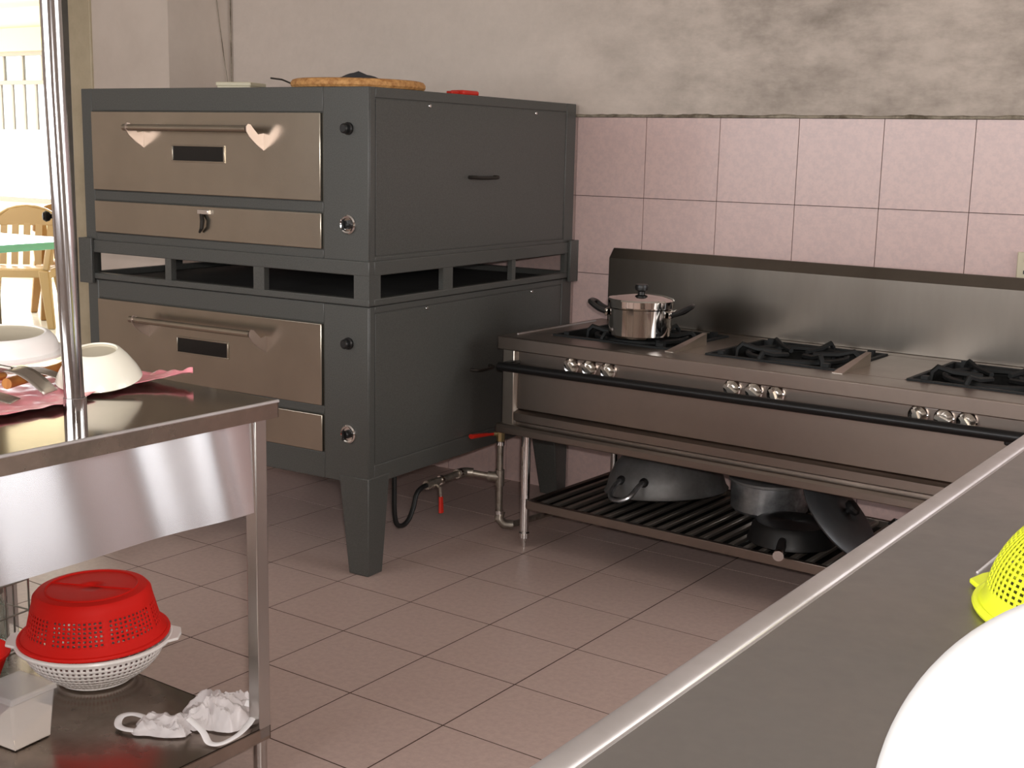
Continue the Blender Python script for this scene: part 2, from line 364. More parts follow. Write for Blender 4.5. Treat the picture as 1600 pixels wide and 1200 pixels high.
kitchen_window('window_added', 'x', BW0, BW1, BZ0, BZ1, WY+0.04, 2)
kitchen_window('window_4', 'x', -4.8, -1.0, 1.1, 2.42, YF-0.035, 5)

# open door leaf, hinged on the jamb and standing ajar into the dining room
HX, HY = -5.145, YD+0.015
DIRL = Vector((-0.835, 0.550, 0)).normalized()
dang = math.atan2(DIRL.y, DIRL.x)
door = struct(MB().box(0.015, 0.82, -0.02, 0.02, 0.01, 2.04).build('door_1', 'door_dark', loc=(HX, HY, 0), rotz=dang, bevel=0.003))
for zz in (0.35, 1.343, 1.93):
    MB().cyl((0.0, -0.026, zz-0.045), (0.0, -0.026, zz+0.045), 0.014, 10).box(-0.02, 0.05, -0.026, -0.019, zz-0.045, zz+0.045).build('hinge', 'hinge', door)
MB().lathe([(0.0, 0.088), (0.02, 0.084), (0.030, 0.068), (0.024, 0.050), (0.012, 0.042), (0.012, 0.006), (0.03, 0.004), (0.03, 0.0), (0.0, 0.0)], 18).xf(
    Matrix.Translation((0.74, 0.02, 0.96)) @ Matrix.Rotation(-PI/2, 4, 'X')).build('door_knob', 'hinge', door)
MB().lathe([(0.0, 0.008), (0.03, 0.005), (0.03, 0.0), (0.0, 0.0)], 18).xf(Matrix.Translation((0.74, -0.02, 0.96)) @ Matrix.Rotation(PI/2, 4, 'X')).build('lock_rose', 'hinge', door)

# ------------------------------------------------------------------ dining room beyond the doorway
DX0, DX1, DY1, DZ = -13.0, -4.85, 8.0, 2.62
dfl = struct(B(DX0, DX1, YD+0.14, DY1, -0.12, -0.004).build('floor_dining', 'dining_grout', smooth=False))
dp = None
for i in range(0, 12):
    for j in range(0, 9):
        x0 = -11.2+i*0.4; y0 = 4.14+j*0.4
        if not (-1.75 < x0/y0 < -1.15): continue
        if dp is None: dp = B(0.002, 0.398, 0.002, 0.398, -0.012, 0).build('tile', 'dining_floor', dfl, (x0, y0, 0), smooth=False)
        else: share(dp, dfl, (x0, y0, 0))
dr = MB()
for i in range(-4, 16):
    for j in range(0, 9):
        x0 = -11.2+i*0.4; y0 = 4.14+j*0.4
        if (0 <= i < 12 and -1.75 < x0/y0 < -1.15): continue
        dr.box(x0+0.002, x0+0.398, y0+0.002, y0+0.398, -0.012, 0)
o = dr.build('tile_field', 'dining_floor', dfl, smooth=False); o['kind'] = 'stuff'
struct(B(DX0, DX1, YD+0.14, DY1+0.2, DZ, DZ+0.1).build('ceiling_dining', 'cream', smooth=False))
struct(MB().box(DX0, DX1, DY1, DY1+0.2, 0, 0.74).box(DX0, DX1, DY1, DY1+0.2, 2.42, DZ).box(-8.0, DX1, DY1, DY1+0.2, 0.74, 2.42).build('wall_dining_back', 'cream', smooth=False))
struct(B(DX0, -8.0, DY1-0.05, DY1+0.0, 2.2, 2.42).build('trim_6', 'yellow_paint', smooth=False))
struct(MB().box(DX0-0.2, DX0, YD, DY1, 0, 0.74).box(DX0-0.2, DX0, YD, DY1, 2.3, DZ).build('wall_dining_left', 'cream', smooth=False))
struct(B(DX1, DX1+0.2, YD+0.1, DY1, 0, DZ).build('wall_dining_right', 'cream', smooth=False))
win = struct(MB().box(DX0, -8.0, DY1-0.02, DY1+0.04, 2.16, 2.22).box(DX0, -8.0, DY1-0.02, DY1+0.04, 1.885, 1.925).box(DX0, -8.0, DY1-0.02, DY1+0.04, 0.74, 0.78).build('window_1', 'winframe', smooth=False))
for k in range(16): 
    x = -12.9+k*0.30
    B(x, x+0.022, DY1, DY1+0.03, 1.925, 2.16).build('mullion', 'winframe', win, smooth=False)
for k in range(26):
    x = -12.95+k*0.185
    B(x, x+0.03, DY1, DY1+0.02, 1.45, 1.885).build('grille_bar', 'winframe', win, smooth=False)
for k in range(8):
    x = -12.98+k*0.62
    B(x, x+0.61, DY1+0.012, DY1+0.018, 0.78, 2.16).build('pane', 'pane', win, smooth=False)

def make_chair(m):
    t = thing('plastic_chair', 'x', 'chair')
    w = 0.24
    MB().grid(lambda u, v: ((u-0.5)*2*w*(1-0.06*v), 0.0+0.42*v-0.21, 0.43+0.012*(2*u-1)**2-0.02*v-0.02*max(0, 0.12-v)/0.12), 13, 11).build('seat', m, t, solid=0.012)
    ap = MB()
    for s_ in (-1, 1): ap.box(s_*w-0.012, s_*w+0.012, -0.20, 0.20, 0.36, 0.43)
    ap.box(-w, w, -0.215, -0.195, 0.37, 0.425).build('seat_rim', m, t, bevel=0.005)
    for sx in (-1, 1):
        for sy in (-1, 1):
            x0, y0 = sx*(w-0.02), sy*0.19; x1, y1 = sx*(w+0.03), sy*0.25
            MB().hexa([(x1-0.025, y1-0.025, 0), (x1+0.025, y1-0.025, 0), (x1+0.025, y1+0.025, 0), (x1-0.025, y1+0.025, 0),
                       (x0-0.038, y0-0.038, 0.42), (x0+0.038, y0-0.038, 0.42), (x0+0.038, y0+0.038, 0.42), (x0-0.038, y0+0.038, 0.42)]).build('leg', m, t, bevel=0.008)
    # backrest: arched rim with vertical slats
    def bp(x, z): return Vector((x, 0.19+(z-0.43)*0.26-0.05*(1-(x/w)**2)*0.3, z))
    path = [bp(-w*1.0, 0.43), bp(-w*1.04, 0.55), bp(-w*1.0, 0.70)]+[bp(w*math.cos(PI-a)*0.98, 0.72+0.14*math.sin(a)) for a in [PI*k/10 for k in range(0, 11)]]+[bp(w*1.0, 0.70), bp(w*1.04, 0.55), bp(w, 0.43)]
    MB().tube(path, 0.026, 8, flat=0.6).build('back_frame', m, t)
    MB().prism([(-w*0.85, 0.78), (-w*0.5, 0.84), (0, 0.862), (w*0.5, 0.84), (w*0.85, 0.78), (w*0.9, 0.72), (-w*0.9, 0.72)], 'y', 0.255, 0.275).build('back_panel', m, t, bevel=0.004)
    for k in range(5):
        x = (k-2)*0.085
        MB().hexa([tuple(bp(x-0.024, 0.43)), tuple(bp(x+0.024, 0.43)), tuple(bp(x+0.024, 0.43)+Vector((0, 0.012, 0))), tuple(bp(x-0.024, 0.43)+Vector((0, 0.012, 0))),
                   tuple(bp(x-0.024, 0.74)), tuple(bp(x+0.024, 0.74)), tuple(bp(x+0.024, 0.74)+Vector((0, 0.012, 0))), tuple(bp(x-0.024, 0.74)+Vector((0, 0.012, 0)))]).build('back_slat', m, t)
    for s_ in (-1, 1):
        MB().tube(smooth_path([(s_*(w+0.02), 0.24, 0.64), (s_*(w+0.035), 0.05, 0.645), (s_*(w+0.03), -0.15, 0.63), (s_*(w+0.02), -0.21, 0.56), (s_*(w-0.005), -0.20, 0.43)]), 0.026, 8, flat=0.5).build('armrest', m, t)
    return t
ch = make_chair('chair'); ch.location = (-8.22, 5.83, 0); ch.rotation_euler = (0, 0, math.radians(40))
ch['label'] = 'beige plastic chair behind the aqua table edge, the nearer of the pair'; ch['group'] = 'plastic chairs in the dining room'
ch2 = copy_tree(ch); ch2.location = (-8.38, 6.42, 0); ch2.rotation_euler = (0, 0, math.radians(62))
ch2['label'] = 'tan plastic chair farther back, half hidden by the steel pole'
for c in [x for x in bpy.data.objects if x.parent == ch2]:
    c.data = c.data.copy(); c.data.materials.clear(); c.data.materials.append(M['chair_b'])
dt = thing('dining_table', 'aqua edged dining table seen through the doorway', 'table', (-7.05, 4.86, 0), math.radians(4))
B(-0.75, 0.42, -0.35, 0.35, 0.70, 0.745).build('table_top', 'aqua', dt, bevel=0.006)
MB().lathe([(0.0, 0.0), (0.24, 0.0), (0.24, 0.02), (0.05, 0.05), (0.035, 0.1), (0.035, 0.66), (0.12, 0.70), (0.0, 0.70)], 24, (-0.5, 0, 0)).build('pedestal', 'winframe', dt)

# ------------------------------------------------------------------ deck ovens
OX, OY, OR = -2.5174, 3.0109, 0.03047
W_, D_ = 1.28, 1.285
def oven_deck(root, zb, zt, door_z, drawer_z, knob_z, sw_z, win_z, hand_z, panel_z, side_handle, screws):
    """zb..zt body; local x -W..0, y 0..D"""
    B(-W_, -0.004, 0.004, D_, zb, zt).build('body', 'oven', root, bevel=0.003)
    face = MB().box(-W_, -1.226, 0, 0.006, zb, zt).box(-0.178, 0, 0, 0.006, zb, zt).box(-1.226, -0.178, 0, 0.006, door_z[1]+0.002, zt).box(-1.226, -0.178, 0, 0.006, drawer_z[1]+0.002, door_z[0]-0.002).box(-1.226, -0.178, 0, 0.006, zb, drawer_z[0]-0.002)
    face.build('front_frame', 'oven', root, bevel=0.0028)
    sf = MB().box(-0.006, 0, 0.006, 0.033, zb, zt).box(-0.006, 0, 1.213, D_, zb, zt).box(-0.006, 0, 0.033, 1.213, panel_z[1]+0.003, zt).box(-0.006, 0, 0.033, 1.213, zb, panel_z[0]-0.003)
    sf.build('side_frame', 'oven', root, bevel=0.0028)
    sp = B(-0.006, -0.0015, 0.037, 1.209, panel_z[0], panel_z[1]).build('side_panel', 'oven', root, bevel=0.0012)
    y0, y1, hz = side_handle
    MB().tube(smooth_path([(-0.004, y0, hz), (0.02, y0+0.006, hz), (0.026, y0+0.03, hz-0.002), (0.026, y1-0.03, hz-0.002), (0.02, y1-0.006, hz), (-0.004, y1, hz)]), 0.006, 8).build('side_handle', 'hinge', sp)
    for (sy, sz) in screws: MB().lathe([(0.0, 0.004), (0.005, 0.003), (0.006, 0.0)], 10).xf(Matrix.Translation((-0.001, sy, sz)) @ Matrix.Rotation(PI/2, 4, 'Y')).build('screw', 'chrome', sp)
    d = B(-1.222, -0.182, -0.010, 0.02, door_z[0], door_z[1]).build('oven_door', 'door_steel', root, bevel=0.0025)
    # handle: bar between two bent plates
    h = MB()
    MB().cyl((-0.985, -0.074, hand_z), (-0.425, -0.074, hand_z), 0.011, 14).build('handle', 'door_steel', d)
    for hx in (-0.962, -0.416):
        prof = [(-0.010, hand_z-0.066), (-0.010, hand_z-0.012), (-0.035, hand_z-0.016), (-0.058, hand_z+0.004), (-0.068, hand_z+0.014), (-0.080, hand_z+0.016), (-0.088, hand_z+0.008), (-0.088, hand_z-0.006), (-0.074, hand_z-0.024), (-0.045, hand_z-0.046)]
        MB().prism(prof, 'x', hx-0.0015, hx+0.0015).build('handle_bracket', 'bracket', d)
    g = MB().box(-0.82, -0.589, -0.0115, -0.009, win_z[0], win_z[1]).build('door_window', 'glass_dark', d)
    fr = MB().box(-0.826, -0.583, -0.014, -0.009, win_z[1], win_z[1]+0.005).box(-0.826, -0.583, -0.014, -0.009, win_z[0]-0.005, win_z[0]).box(-0.826, -0.82, -0.014, -0.009, win_z[0], win_z[1]).box(-0.589, -0.583, -0.014, -0.009, win_z[0], win_z[1])
    fr.build('window_frame', 'door_steel', d, bevel=0.001)
    dr_ = B(-1.222, -0.182, -0.008, 0.02, drawer_z[0], drawer_z[1]).build('burner_door', 'door_steel', root, bevel=0.0025)
    zl = (drawer_z[0]+drawer_z[1])/2
    MB().box(-0.705, -0.655, -0.022, -0.006, zl+0.030, zl+0.046).build('latch_plate', 'chrome', dr_, bevel=0.002)
    MB().tube([(-0.690, -0.016, zl+0.03), (-0.680, -0.022, zl+0.01), (-0.684, -0.022, zl-0.015), (-0.700, -0.016, zl-0.03)], [0.007, 0.008, 0.007, 0.004], 8).build('latch_finger', 'hinge', dr_)
    RX = Matrix.Rotation(PI/2, 4, 'X')
    kn = MB().lathe([(0.030, 0.0), (0.030, 0.006), (0.026, 0.010), (0.022, 0.008), (0.020, 0.003), (0.0, 0.003)], 24).xf(Matrix.Translation((-0.078, 0, knob_z)) @ RX).build('thermostat_bezel', 'chrome', root)
    MB().lathe([(0.014, 0.003), (0.013, 0.020), (0.010, 0.023), (0.0, 0.023)], 20).box(-0.003, 0.003, -0.016, 0.016, 0.024, 0.032).xf(Matrix.Translation((-0.078, 0, knob_z)) @ RX).build('dial', 'black', kn)
    sw = MB().lathe([(0.019, 0.0), (0.019, 0.006), (0.015, 0.010), (0.015, 0.024), (0.011, 0.028), (0.0, 0.028)], 20).xf(Matrix.Translation((-0.078, 0, sw_z)) @ RX).build('switch_cap', 'black', root)

lo = thing('deck_oven', 'lower deck of the grey stacked bakery oven, standing on four tapered legs', 'oven', (OX, OY, 0), OR, 'stacked deck ovens')
oven_deck(lo, 0.302, 0.872, (0.542, 0.806), (0.390, 0.511), 0.462, 0.753, (0.654, 0.702), 0.757, (0.366, 0.848), (0.58, 0.70, 0.598), [(0.311, 0.842), (0.985, 0.842)])
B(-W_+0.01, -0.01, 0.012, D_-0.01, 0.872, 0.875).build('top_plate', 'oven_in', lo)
for (sx, sy) in ((0, 0), (1, 0), (0, 1), (1, 1)):
    fx = (lambda x: -W_-x) if sx else (lambda x: x)
    fy = (lambda y: D_-y) if sy else (lambda y: y)
    pts = [(-0.079, 0, 0.0), (0, 0, 0.0), (0, 0.074, 0.0), (-0.079, 0.074, 0.0), (-0.120, 0, 0.325), (0, 0, 0.325), (0, 0.112, 0.325), (-0.120, 0.112, 0.325)]
    o_ = 0.003
    pts = [(x+o_, y-o_, z) for (x, y, z) in pts]
    MB().hexa([(fx(x), fy(y), z) for (x, y, z) in pts]).build('leg', 'oven', lo, bevel=0.004)

hi = thing('deck_oven', 'upper deck of the grey stacked bakery oven, resting on an open frame', 'oven', (OX, OY, 0.875), OR, 'stacked deck ovens')
z0 = 0.875
oven_deck(hi, 1.012-z0, 1.540-z0, (1.192-z0, 1.462-z0), (1.043-z0, 1.154-z0), 1.124-z0, 1.415-z0, (1.303-z0, 1.350-z0), 1.408-z0, (1.030-z0, 1.505-z0), (0.55, 0.707, 1.267-z0), [(0.317, 1.495-z0), (0.985, 1.495-z0)])
o_ = 0.008
def rail(z_a, z_b, nm):
    MB().box(-W_-o_, o_, -o_, 0.02, z_a, z_b).box(-W_-o_, o_, D_-0.02, D_+o_, z_a, z_b).box(-o_*2, o_, 0.02, D_-0.02, z_a, z_b).box(-W_-o_, -W_+o_*2, 0.02, D_-0.02, z_a, z_b).build(nm, 'oven', hi, bevel=0.003)
rail(0.969-z0, 1.014-z0, 'stand_top_rail'); rail(0.0, 0.897-z0, 'stand_bottom_rail')
for (a, b_) in ((-1.28-o_, -1.243), (-0.877, -0.848), (-0.470, -0.423), (-0.052, o_)):
    B(a, b_, -o_+0.001, 0.016, 0.018, 0.10).build('stand_post', 'oven', hi)
for (a, b_) in ((0.016, 0.052), (0.393, 0.449), (0.827, 0.852), (1.216, D_)):
    B(-0.012, o_-0.001, a, b_, 0.018, 0.10).build('stand_post', 'oven', hi)
    B(-W_-o_+0.001, -W_+0.012, a, b_, 0.018, 0.10).build('stand_post', 'oven', hi)
for (a, b_) in ((-0.877, -0.848), (-0.470, -0.423)):
    B(a, b_, D_-0.016, D_+o_-0.001, 0.018, 0.10).build('stand_post', 'oven', hi)
for (cx, cy, sx, sy) in ((o_, D_+o_, -1, -1), (-W_-o_, -o_, 1, 1)):
    MB().box(cx, cx-sx*0.012, cy, cy+sy*0.055, -0.016, 0.145).box(cx-sx*0.012, cx+sx*0.055, cy, cy-sy*0.012, -0.016, 0.145).build('corner_bracket', 'oven', hi, bevel=0.002)

# things lying on the oven
def ovw(x, y): return (OX+math.cos(OR)*x-math.sin(OR)*y, OY+math.sin(OR)*x+math.cos(OR)*y)
tx, ty = ovw(-0.235, 0.245)
tr_ = thing('woven_tray', 'round tan woven tray lying flat on the front corner of the oven top', 'tray', (tx, ty, 1.5402))
MB().lathe([(0.0, 0.012), (0.17, 0.012), (0.19, 0.016), (0.19, 0.0), (0.0, 0.0)], 48).build('base', 'wicker', tr_)
MB().tube([(0.203*math.cos(a), 0.203*math.sin(a), 0.0155) for a in [2*PI*k/56 for k in range(56)]], 0.0155, 10, closed=True, flat=1.0).build('rim', 'wicker', tr_)
tag(MB().grid(lambda u, v: ((u-0.5)*0.22, (v-0.5)*0.18, 0.006+0.042*max(0, 1-abs(2*u-1))**0.8*max(0, 1-abs(2*v-1)*0.8)+0.003*noise.noise(Vector((u*9, v*9, 1)))), 17, 13).build('dark_cloth', 'darkcloth', None, (tx, ty, 1.552), 0.5, solid=0.004),
    'small dark folded cloth heaped on the woven tray', 'cloth')
rx, ry = ovw(-0.06, 0.60)
rl_ = thing('red_lighter', 'small red plastic item lying near the right edge of the oven top', 'lighter', (rx, ry, 1.5402), OR)
MB().box(-0.03, 0.03, -0.045, 0.05, 0.0, 0.017).build('body', 'redgrip', rl_, bevel=0.006)
MB().box(-0.012, 0.012, -0.09, -0.045, 0.002, 0.012).build('tip', 'redgrip', rl_, bevel=0.003)
bx, by = ovw(-0.86, 0.36)
fb = thing('flat_box', 'small flat beige box at the left on the oven top', 'box', (bx, by, 1.5402), OR+0.3)
B(-0.065, 0.065, -0.06, 0.06, 0.0, 0.032).build('body', 'beige', fb, bevel=0.004)
B(-0.068, 0.068, -0.063, 0.063, 0.022, 0.036).build('lid', 'beige', fb, bevel=0.003)
tag(MB().tube([ovw(-0.70, 0.34)+(1.590,), ovw(-0.64, 0.33)+(1.584,), ovw(-0.57, 0.31)+(1.566,), ovw(-0.47, 0.30)+(1.545,)], 0.003, 6).build('bent_wire', 'hinge'),
    'thin dark bent wire sticking up from the oven top beside the beige box', 'wire')
# cable hanging on the wall beside the corner
tag(MB().tube([(XC+0.004, WY-0.06, 2.6), (XC+0.006, WY-0.09, 2.0), (XC+0.005, WY-0.05, 1.75), (XC+0.02, WY-0.03, 1.56)], 0.0018, 6).build('wall_cable', 'mortar'),
    'thin brown cable hanging down the wall corner behind the oven', 'cable')

# ------------------------------------------------------------------ gas piping beside the oven
gp = thing('gas_pipe', 'galvanised gas pipe with two red lever valves and black hose beside the oven', 'pipe', (-2.47, 3.69, 0))
def G(x, y, z): return (x+2.47, y-3.69, z)
MB().tube([G(-2.47, 3.69, 0.055), G(-2.47, 3.69, 0.36)], 0.0115, 14).build('riser', 'galv', gp)
MB().tube([G(-2.47, 3.70, 0.07), G(-2.47, 3.69, 0.045), G(-2.455, 3.70, 0.026), G(-2.43, 3.72, 0.022)], 0.018, 14).build('elbow', 'galv', gp)
MB().tube([G(-2.435, 3.72, 0.022), G(-2.40, 3.95, 0.022), G(-2.40, 4.30, 0.022)], 0.0115, 12).build('floor_run', 'galv', gp)
for z in (0.07, 0.325): MB().cyl(G(-2.47, 3.69, z-0.006), G(-2.47, 3.69, z+0.006), 0.0155, 14).build('collar', 'chrome', gp)
MB().cyl(G(-2.47, 3.69, 0.170), G(-2.47, 3.69, 0.228), 0.017, 14).cyl(G(-2.47, 3.69, 0.2), G(-2.51, 3.672, 0.203), 0.017, 14).build('tee', 'galv', gp)
MB().tube([G(-2.50, 3.675, 0.202), G(-2.565, 3.64, 0.212)], 0.0115, 12).build('cross_run', 'galv', gp)
MB().tube([G(-2.556, 3.645, 0.212), G(-2.578, 3.632, 0.214), G(-2.585, 3.61, 0.215), G(-2.582, 3.58, 0.216)], 0.017, 12).build('elbow', 'galv', gp)
MB().tube([G(-2.582, 3.60, 0.216), G(-2.572, 3.40, 0.218)], 0.0115, 12).build('feed_run', 'galv', gp)
for y in (3.595, 3.475, 3.405): 
    x = -2.582+(3.60-y)*0.05
    MB().cyl(G(x, y-0.006, 0.2165), G(x, y+0.006, 0.2165), 0.0165, 14).build('collar', 'chrome', gp)
v1 = MB().cyl(G(-2.47, 3.69, 0.335), G(-2.47, 3.69, 0.385), 0.016, 8).cyl(G(-2.47, 3.69, 0.36), G(-2.488, 3.672, 0.36), 0.008, 8).build('valve', 'brass', gp)
MB().tube([G(-2.486, 3.674, 0.36), G(-2.50, 3.63, 0.362)], 0.005, 8).tube([G(-2.496, 3.645, 0.362), G(-2.512, 3.565, 0.366)], [0.009, 0.0125], 8, flat=0.7).build('lever', 'redgrip', v1)
v2 = MB().cyl(G(-2.573, 3.45, 0.2175), G(-2.570, 3.385, 0.2175), 0.016, 10).cyl(G(-2.572, 3.43, 0.217), G(-2.545, 3.43, 0.205), 0.007, 8).build('valve', 'galv', gp)
MB().tube([G(-2.545, 3.43, 0.207), G(-2.543, 3.43, 0.18), G(-2.541, 3.43, 0.17)], 0.005, 8).build('lever_arm', 'galv', v2)
MB().tube([G(-2.541, 3.43, 0.172), G(-2.539, 3.43, 0.115)], [0.009, 0.011], 8, flat=0.7).build('lever', 'redgrip', v2)
MB().tube(smooth_path([G(-2.570, 3.39, 0.2175), G(-2.566, 3.35, 0.215), G(-2.563, 3.32, 0.20), G(-2.560, 3.30, 0.16), G(-2.556, 3.27, 0.125), G(-2.555, 3.235, 0.112), G(-2.556, 3.205, 0.125), G(-2.558, 3.195, 0.17), G(-2.559, 3.195, 0.24), G(-2.56, 3.195, 0.312)]), 0.0085, 10).build('hose', 'hose', gp)

# ------------------------------------------------------------------ gas range
RX0, RY0, RR = -2.3071, 3.5563, -0.056
S0, S1, DB = -0.097, 1.74, 0.65
rg = thing('gas_range', 'long stainless steel gas range with backsplash and open slatted shelf', 'stove', (RX0, RY0, 0), RR)
wells = [(0.03, 0.50), (0.62, 1.07), (1.27, 1.69)]
wd0, wd1 = 0.135, 0.555
tp = MB().box(S0, S1, 0.0, wd0, 0.722, 0.737).box(S0, S1, wd1, DB, 0.722, 0.737)
xs = [S0]+[v for w in wells for v in w]+[S1]
for k in range(0, len(xs), 2): tp.box(xs[k], xs[k+1], wd0, wd1, 0.722, 0.737)
tp.build('cooktop', 'range_steel', rg, bevel=0.002)
MB().box(S0, S1, -0.001, 0.016, 0.691, 0.736).box(S0, S0+0.012, 0.016, DB, 0.691, 0.736).build('top_lip', 'range_steel', rg, bevel=0.003)
MB().box(S0+0.03, S0+0.036, 0.07, 0.56, 0.737, 0.741).build('top_bead', 'counter_rim', rg)
for (a, b_) in wells:
    w = MB().box(a, b_, wd0, wd1, 0.668, 0.676).box(a-0.004, a, wd0, wd1, 0.668, 0.722).box(b_, b_+0.004, wd0, wd1, 0.668, 0.722).box(a, b_, wd0-0.004, wd0, 0.668, 0.722).box(a, b_, wd1, wd1+0.004, 0.668, 0.722)
    wo = w.build('burner_well', 'well', rg)
    cx, cy = (a+b_)/2, (wd0+wd1)/2
    MB().lathe([(0.0, 0.0), (0.075, 0.0), (0.075, 0.02), (0.05, 0.028), (0.05, 0.034), (0.0, 0.034)], 28, (cx, cy, 0.676)).build('burner', 'iron', wo)
    gm = MB()
    for k in range(6):
        an = k*PI/3+0.3; c_, s_ = math.cos(an), math.sin(an)
        gm.tube([(cx+0.05*c_, cy+0.05*s_, 0.742), (cx+0.13*c_, cy+0.13*s_, 0.748), (cx+0.175*c_, cy+0.175*s_, 0.760), (cx+0.19*c_, cy+0.19*s_, 0.745), (cx+0.195*c_, cy+0.195*s_, 0.70)], [0.008, 0.009, 0.009, 0.008, 0.007], 6)
    gm.tube([(cx+0.155*math.cos(2*PI*k/28), cy+0.155*math.sin(2*PI*k/28), 0.737) for k in range(28)], 0.009, 6, closed=True)
    gm.box(a+0.004, b_-0.004, wd0+0.004, wd0+0.016, 0.715, 0.742).box(a+0.004, b_-0.004, wd1-0.016, wd1-0.004, 0.715, 0.742)
    gm.box(a+0.004, a+0.016, wd0+0.016, wd1-0.016, 0.715, 0.742).box(b_-0.016, b_-0.004, wd0+0.016, wd1-0.016, 0.715, 0.742)
    for (px_, py_) in ((a+0.05, wd0+0.03), (b_-0.05, wd0+0.03), (a+0.05, wd1-0.03), (b_-0.05, wd1-0.03)): gm.box(px_-0.01, px_+0.01, py_-0.01, py_+0.01, 0.70, 0.752)
    gm.build('grate', 'iron', wo)
for sp_ in (0.520, 1.085):       # folded wedge guards at the end of two wells
    MB().hexa([(sp_-0.02, 0.10, 0.737), (sp_+0.012, 0.10, 0.737), (sp_+0.012, 0.32, 0.737), (sp_-0.004, 0.32, 0.737),
               (sp_-0.02, 0.10, 0.7385), (sp_+0.012, 0.10, 0.7385), (sp_+0.012, 0.32, 0.777), (sp_-0.004, 0.32, 0.777)]).build('wedge_guard', 'steel', rg)
MB().box(-0.080, S1-0.02, 0.034, DB, 0.44, 0.665).box(-0.080, S1-0.02, 0.034, 0.13, 0.66, 0.722).box(-0.080, S1-0.02, 0.56, DB, 0.66, 0.722).box(-0.080, 0.02, 0.1, DB, 0.66, 0.722).build('body', 'range_steel', rg, smooth=False)
B(-0.028, S1-0.07, 0.026, 0.036, 0.488, 0.690).build('front_panel', 'range_steel', rg, bevel=0.002)
MB().prism([(-0.082, 0.012), (-0.036, 0.012), (-0.026, 0.034), (-0.082, 0.034)], 'z', 0.43, 0.692).build('stile', 'steel', rg, bevel=0.002)
MB().prism([(S1-0.07, 0.034), (S1-0.06, 0.012), (S1-0.018, 0.012), (S1-0.018, 0.034)], 'z', 0.43, 0.692).build('stile', 'steel', rg, bevel=0.002)
MB().prism([(0.036, 0.488), (0.012, 0.474), (0.012, 0.448), (0.030, 0.440), (0.030, 0.43), (0.036, 0.43)], 'x', -0.03, S1-0.065).build('drip_ledge', 'range_steel', rg)
MB().prism([(-0.012, 0.402), (-0.012, 0.424), (-0.004, 0.434), (0.034, 0.434), (0.034, 0.424), (DB, 0.424), (DB, 0.414), (0.0, 0.414), (0.0, 0.402)], 'x', S0+0.005, S1).build('bottom_rail', 'range_steel', rg, bevel=0.003)
for s in (0.197, 0.268, 0.340, 0.785, 0.858, 0.928, 1.356, 1.428, 1.490):
    k_ = MB().lathe([(0.029, 0.0), (0.029, 0.010), (0.026, 0.014), (0.021, 0.012), (0.0, 0.011)], 24).xf(Matrix.Translation((s, 0.026, 0.664)) @ Matrix.Rotation(PI/2, 4, 'X')).build('knob', 'chrome', rg)
    an = random.uniform(-0.5, 0.5)
    MB().box(-0.0055, 0.0055, -0.021, 0.021, 0.010, 0.030).lathe([(0.013, 0.010), (0.013, 0.022), (0.0, 0.022)], 14).xf(Matrix.Translation((s, 0.026, 0.664)) @ Matrix.Rotation(PI/2, 4, 'X') @ Matrix.Rotation(0.9+an, 4, 'Z')).build('knob_grip', 'steel', k_)
B(1.365, 1.485, 0.023, 0.027, 0.690, 0.6995).xf(Matrix.Translation((0, 0, -0.004))).build('rating_plate', 'counter_rim', rg)
bar = MB().cyl((-0.055, -0.045, 0.641), (1.66, -0.045, 0.655), 0.0155, 16).build('towel_bar', 'bar', rg)
for s in (-0.035, 1.62):
    MB().box(s-0.016, s+0.016, -0.03, 0.03, 0.632, 0.652).lathe([(0.024, -0.03), (0.024, 0.03)], 16).build('bar_bracket', 'black', bar) if False else MB().box(s-0.016, s+0.016, -0.035, 0.03, 0.626, 0.656).build('bar_bracket', 'bar', bar, bevel=0.006)
    MB().cyl((s, -0.045, 0.60 if s > 1 else 0.60), (s, -0.045, 0.62), 0.006, 8).build('bar_pin', 'chrome', bar) if False else None
MB().prism([(DB-0.03, 0.737), (DB-0.03, 0.972), (DB, 1.008), (DB+0.012, 1.008), (DB+0.012, 0.737)], 'x', S0+0.045, S1).build('backsplash', 'splash_steel', rg, bevel=0.0015)
for (s, d) in ((0.012, 0.03), (0.035, 0.575), (1.66, 0.03), (1.66, 0.575), (0.84, 0.575)):
    lg = MB().cyl((s, d, 0.045), (s, d, 0.42), 0.016, 18).build('leg', 'chrome', rg)
    MB().lathe([(0.0, 0.0), (0.008, 0.0), (0.011, 0.03), (0.019, 0.034), (0.019, 0.052), (0.016, 0.056)], 16, (s, d, 0)).build('foot', 'chrome', lg)
MB().box(0.03, 1.68, 0.012, 0.03, 0.143, 0.174).box(0.03, 1.68, 0.60, 0.618, 0.143, 0.174).box(0.03, 0.05, 0.03, 0.60, 0.143, 0.174).box(1.66, 1.68, 0.03, 0.60, 0.143, 0.174).build('shelf_frame', 'range_steel', rg, bevel=0.002)
B(0.05, 1.66, 0.03, 0.60, 0.145, 0.149).build('shelf_shade_sheet', 'well', rg)  # dark sheet added under the slats, standing in for shade in the gaps
sl = None
for k in range(31):
    x = 0.075+k*0.0515
    if sl is None: sl = B(-0.0085, 0.0085, 0.03, 0.60, 0.158, 0.170).build('slat', 'slat', rg, (x, 0, 0), bevel=0.002)
    else: share(sl, rg, (x, 0, 0))
def rgw(s, d, z=0.0): return (RX0+math.cos(RR)*s-math.sin(RR)*d, RY0+math.sin(RR)*s+math.cos(RR)*d, z)

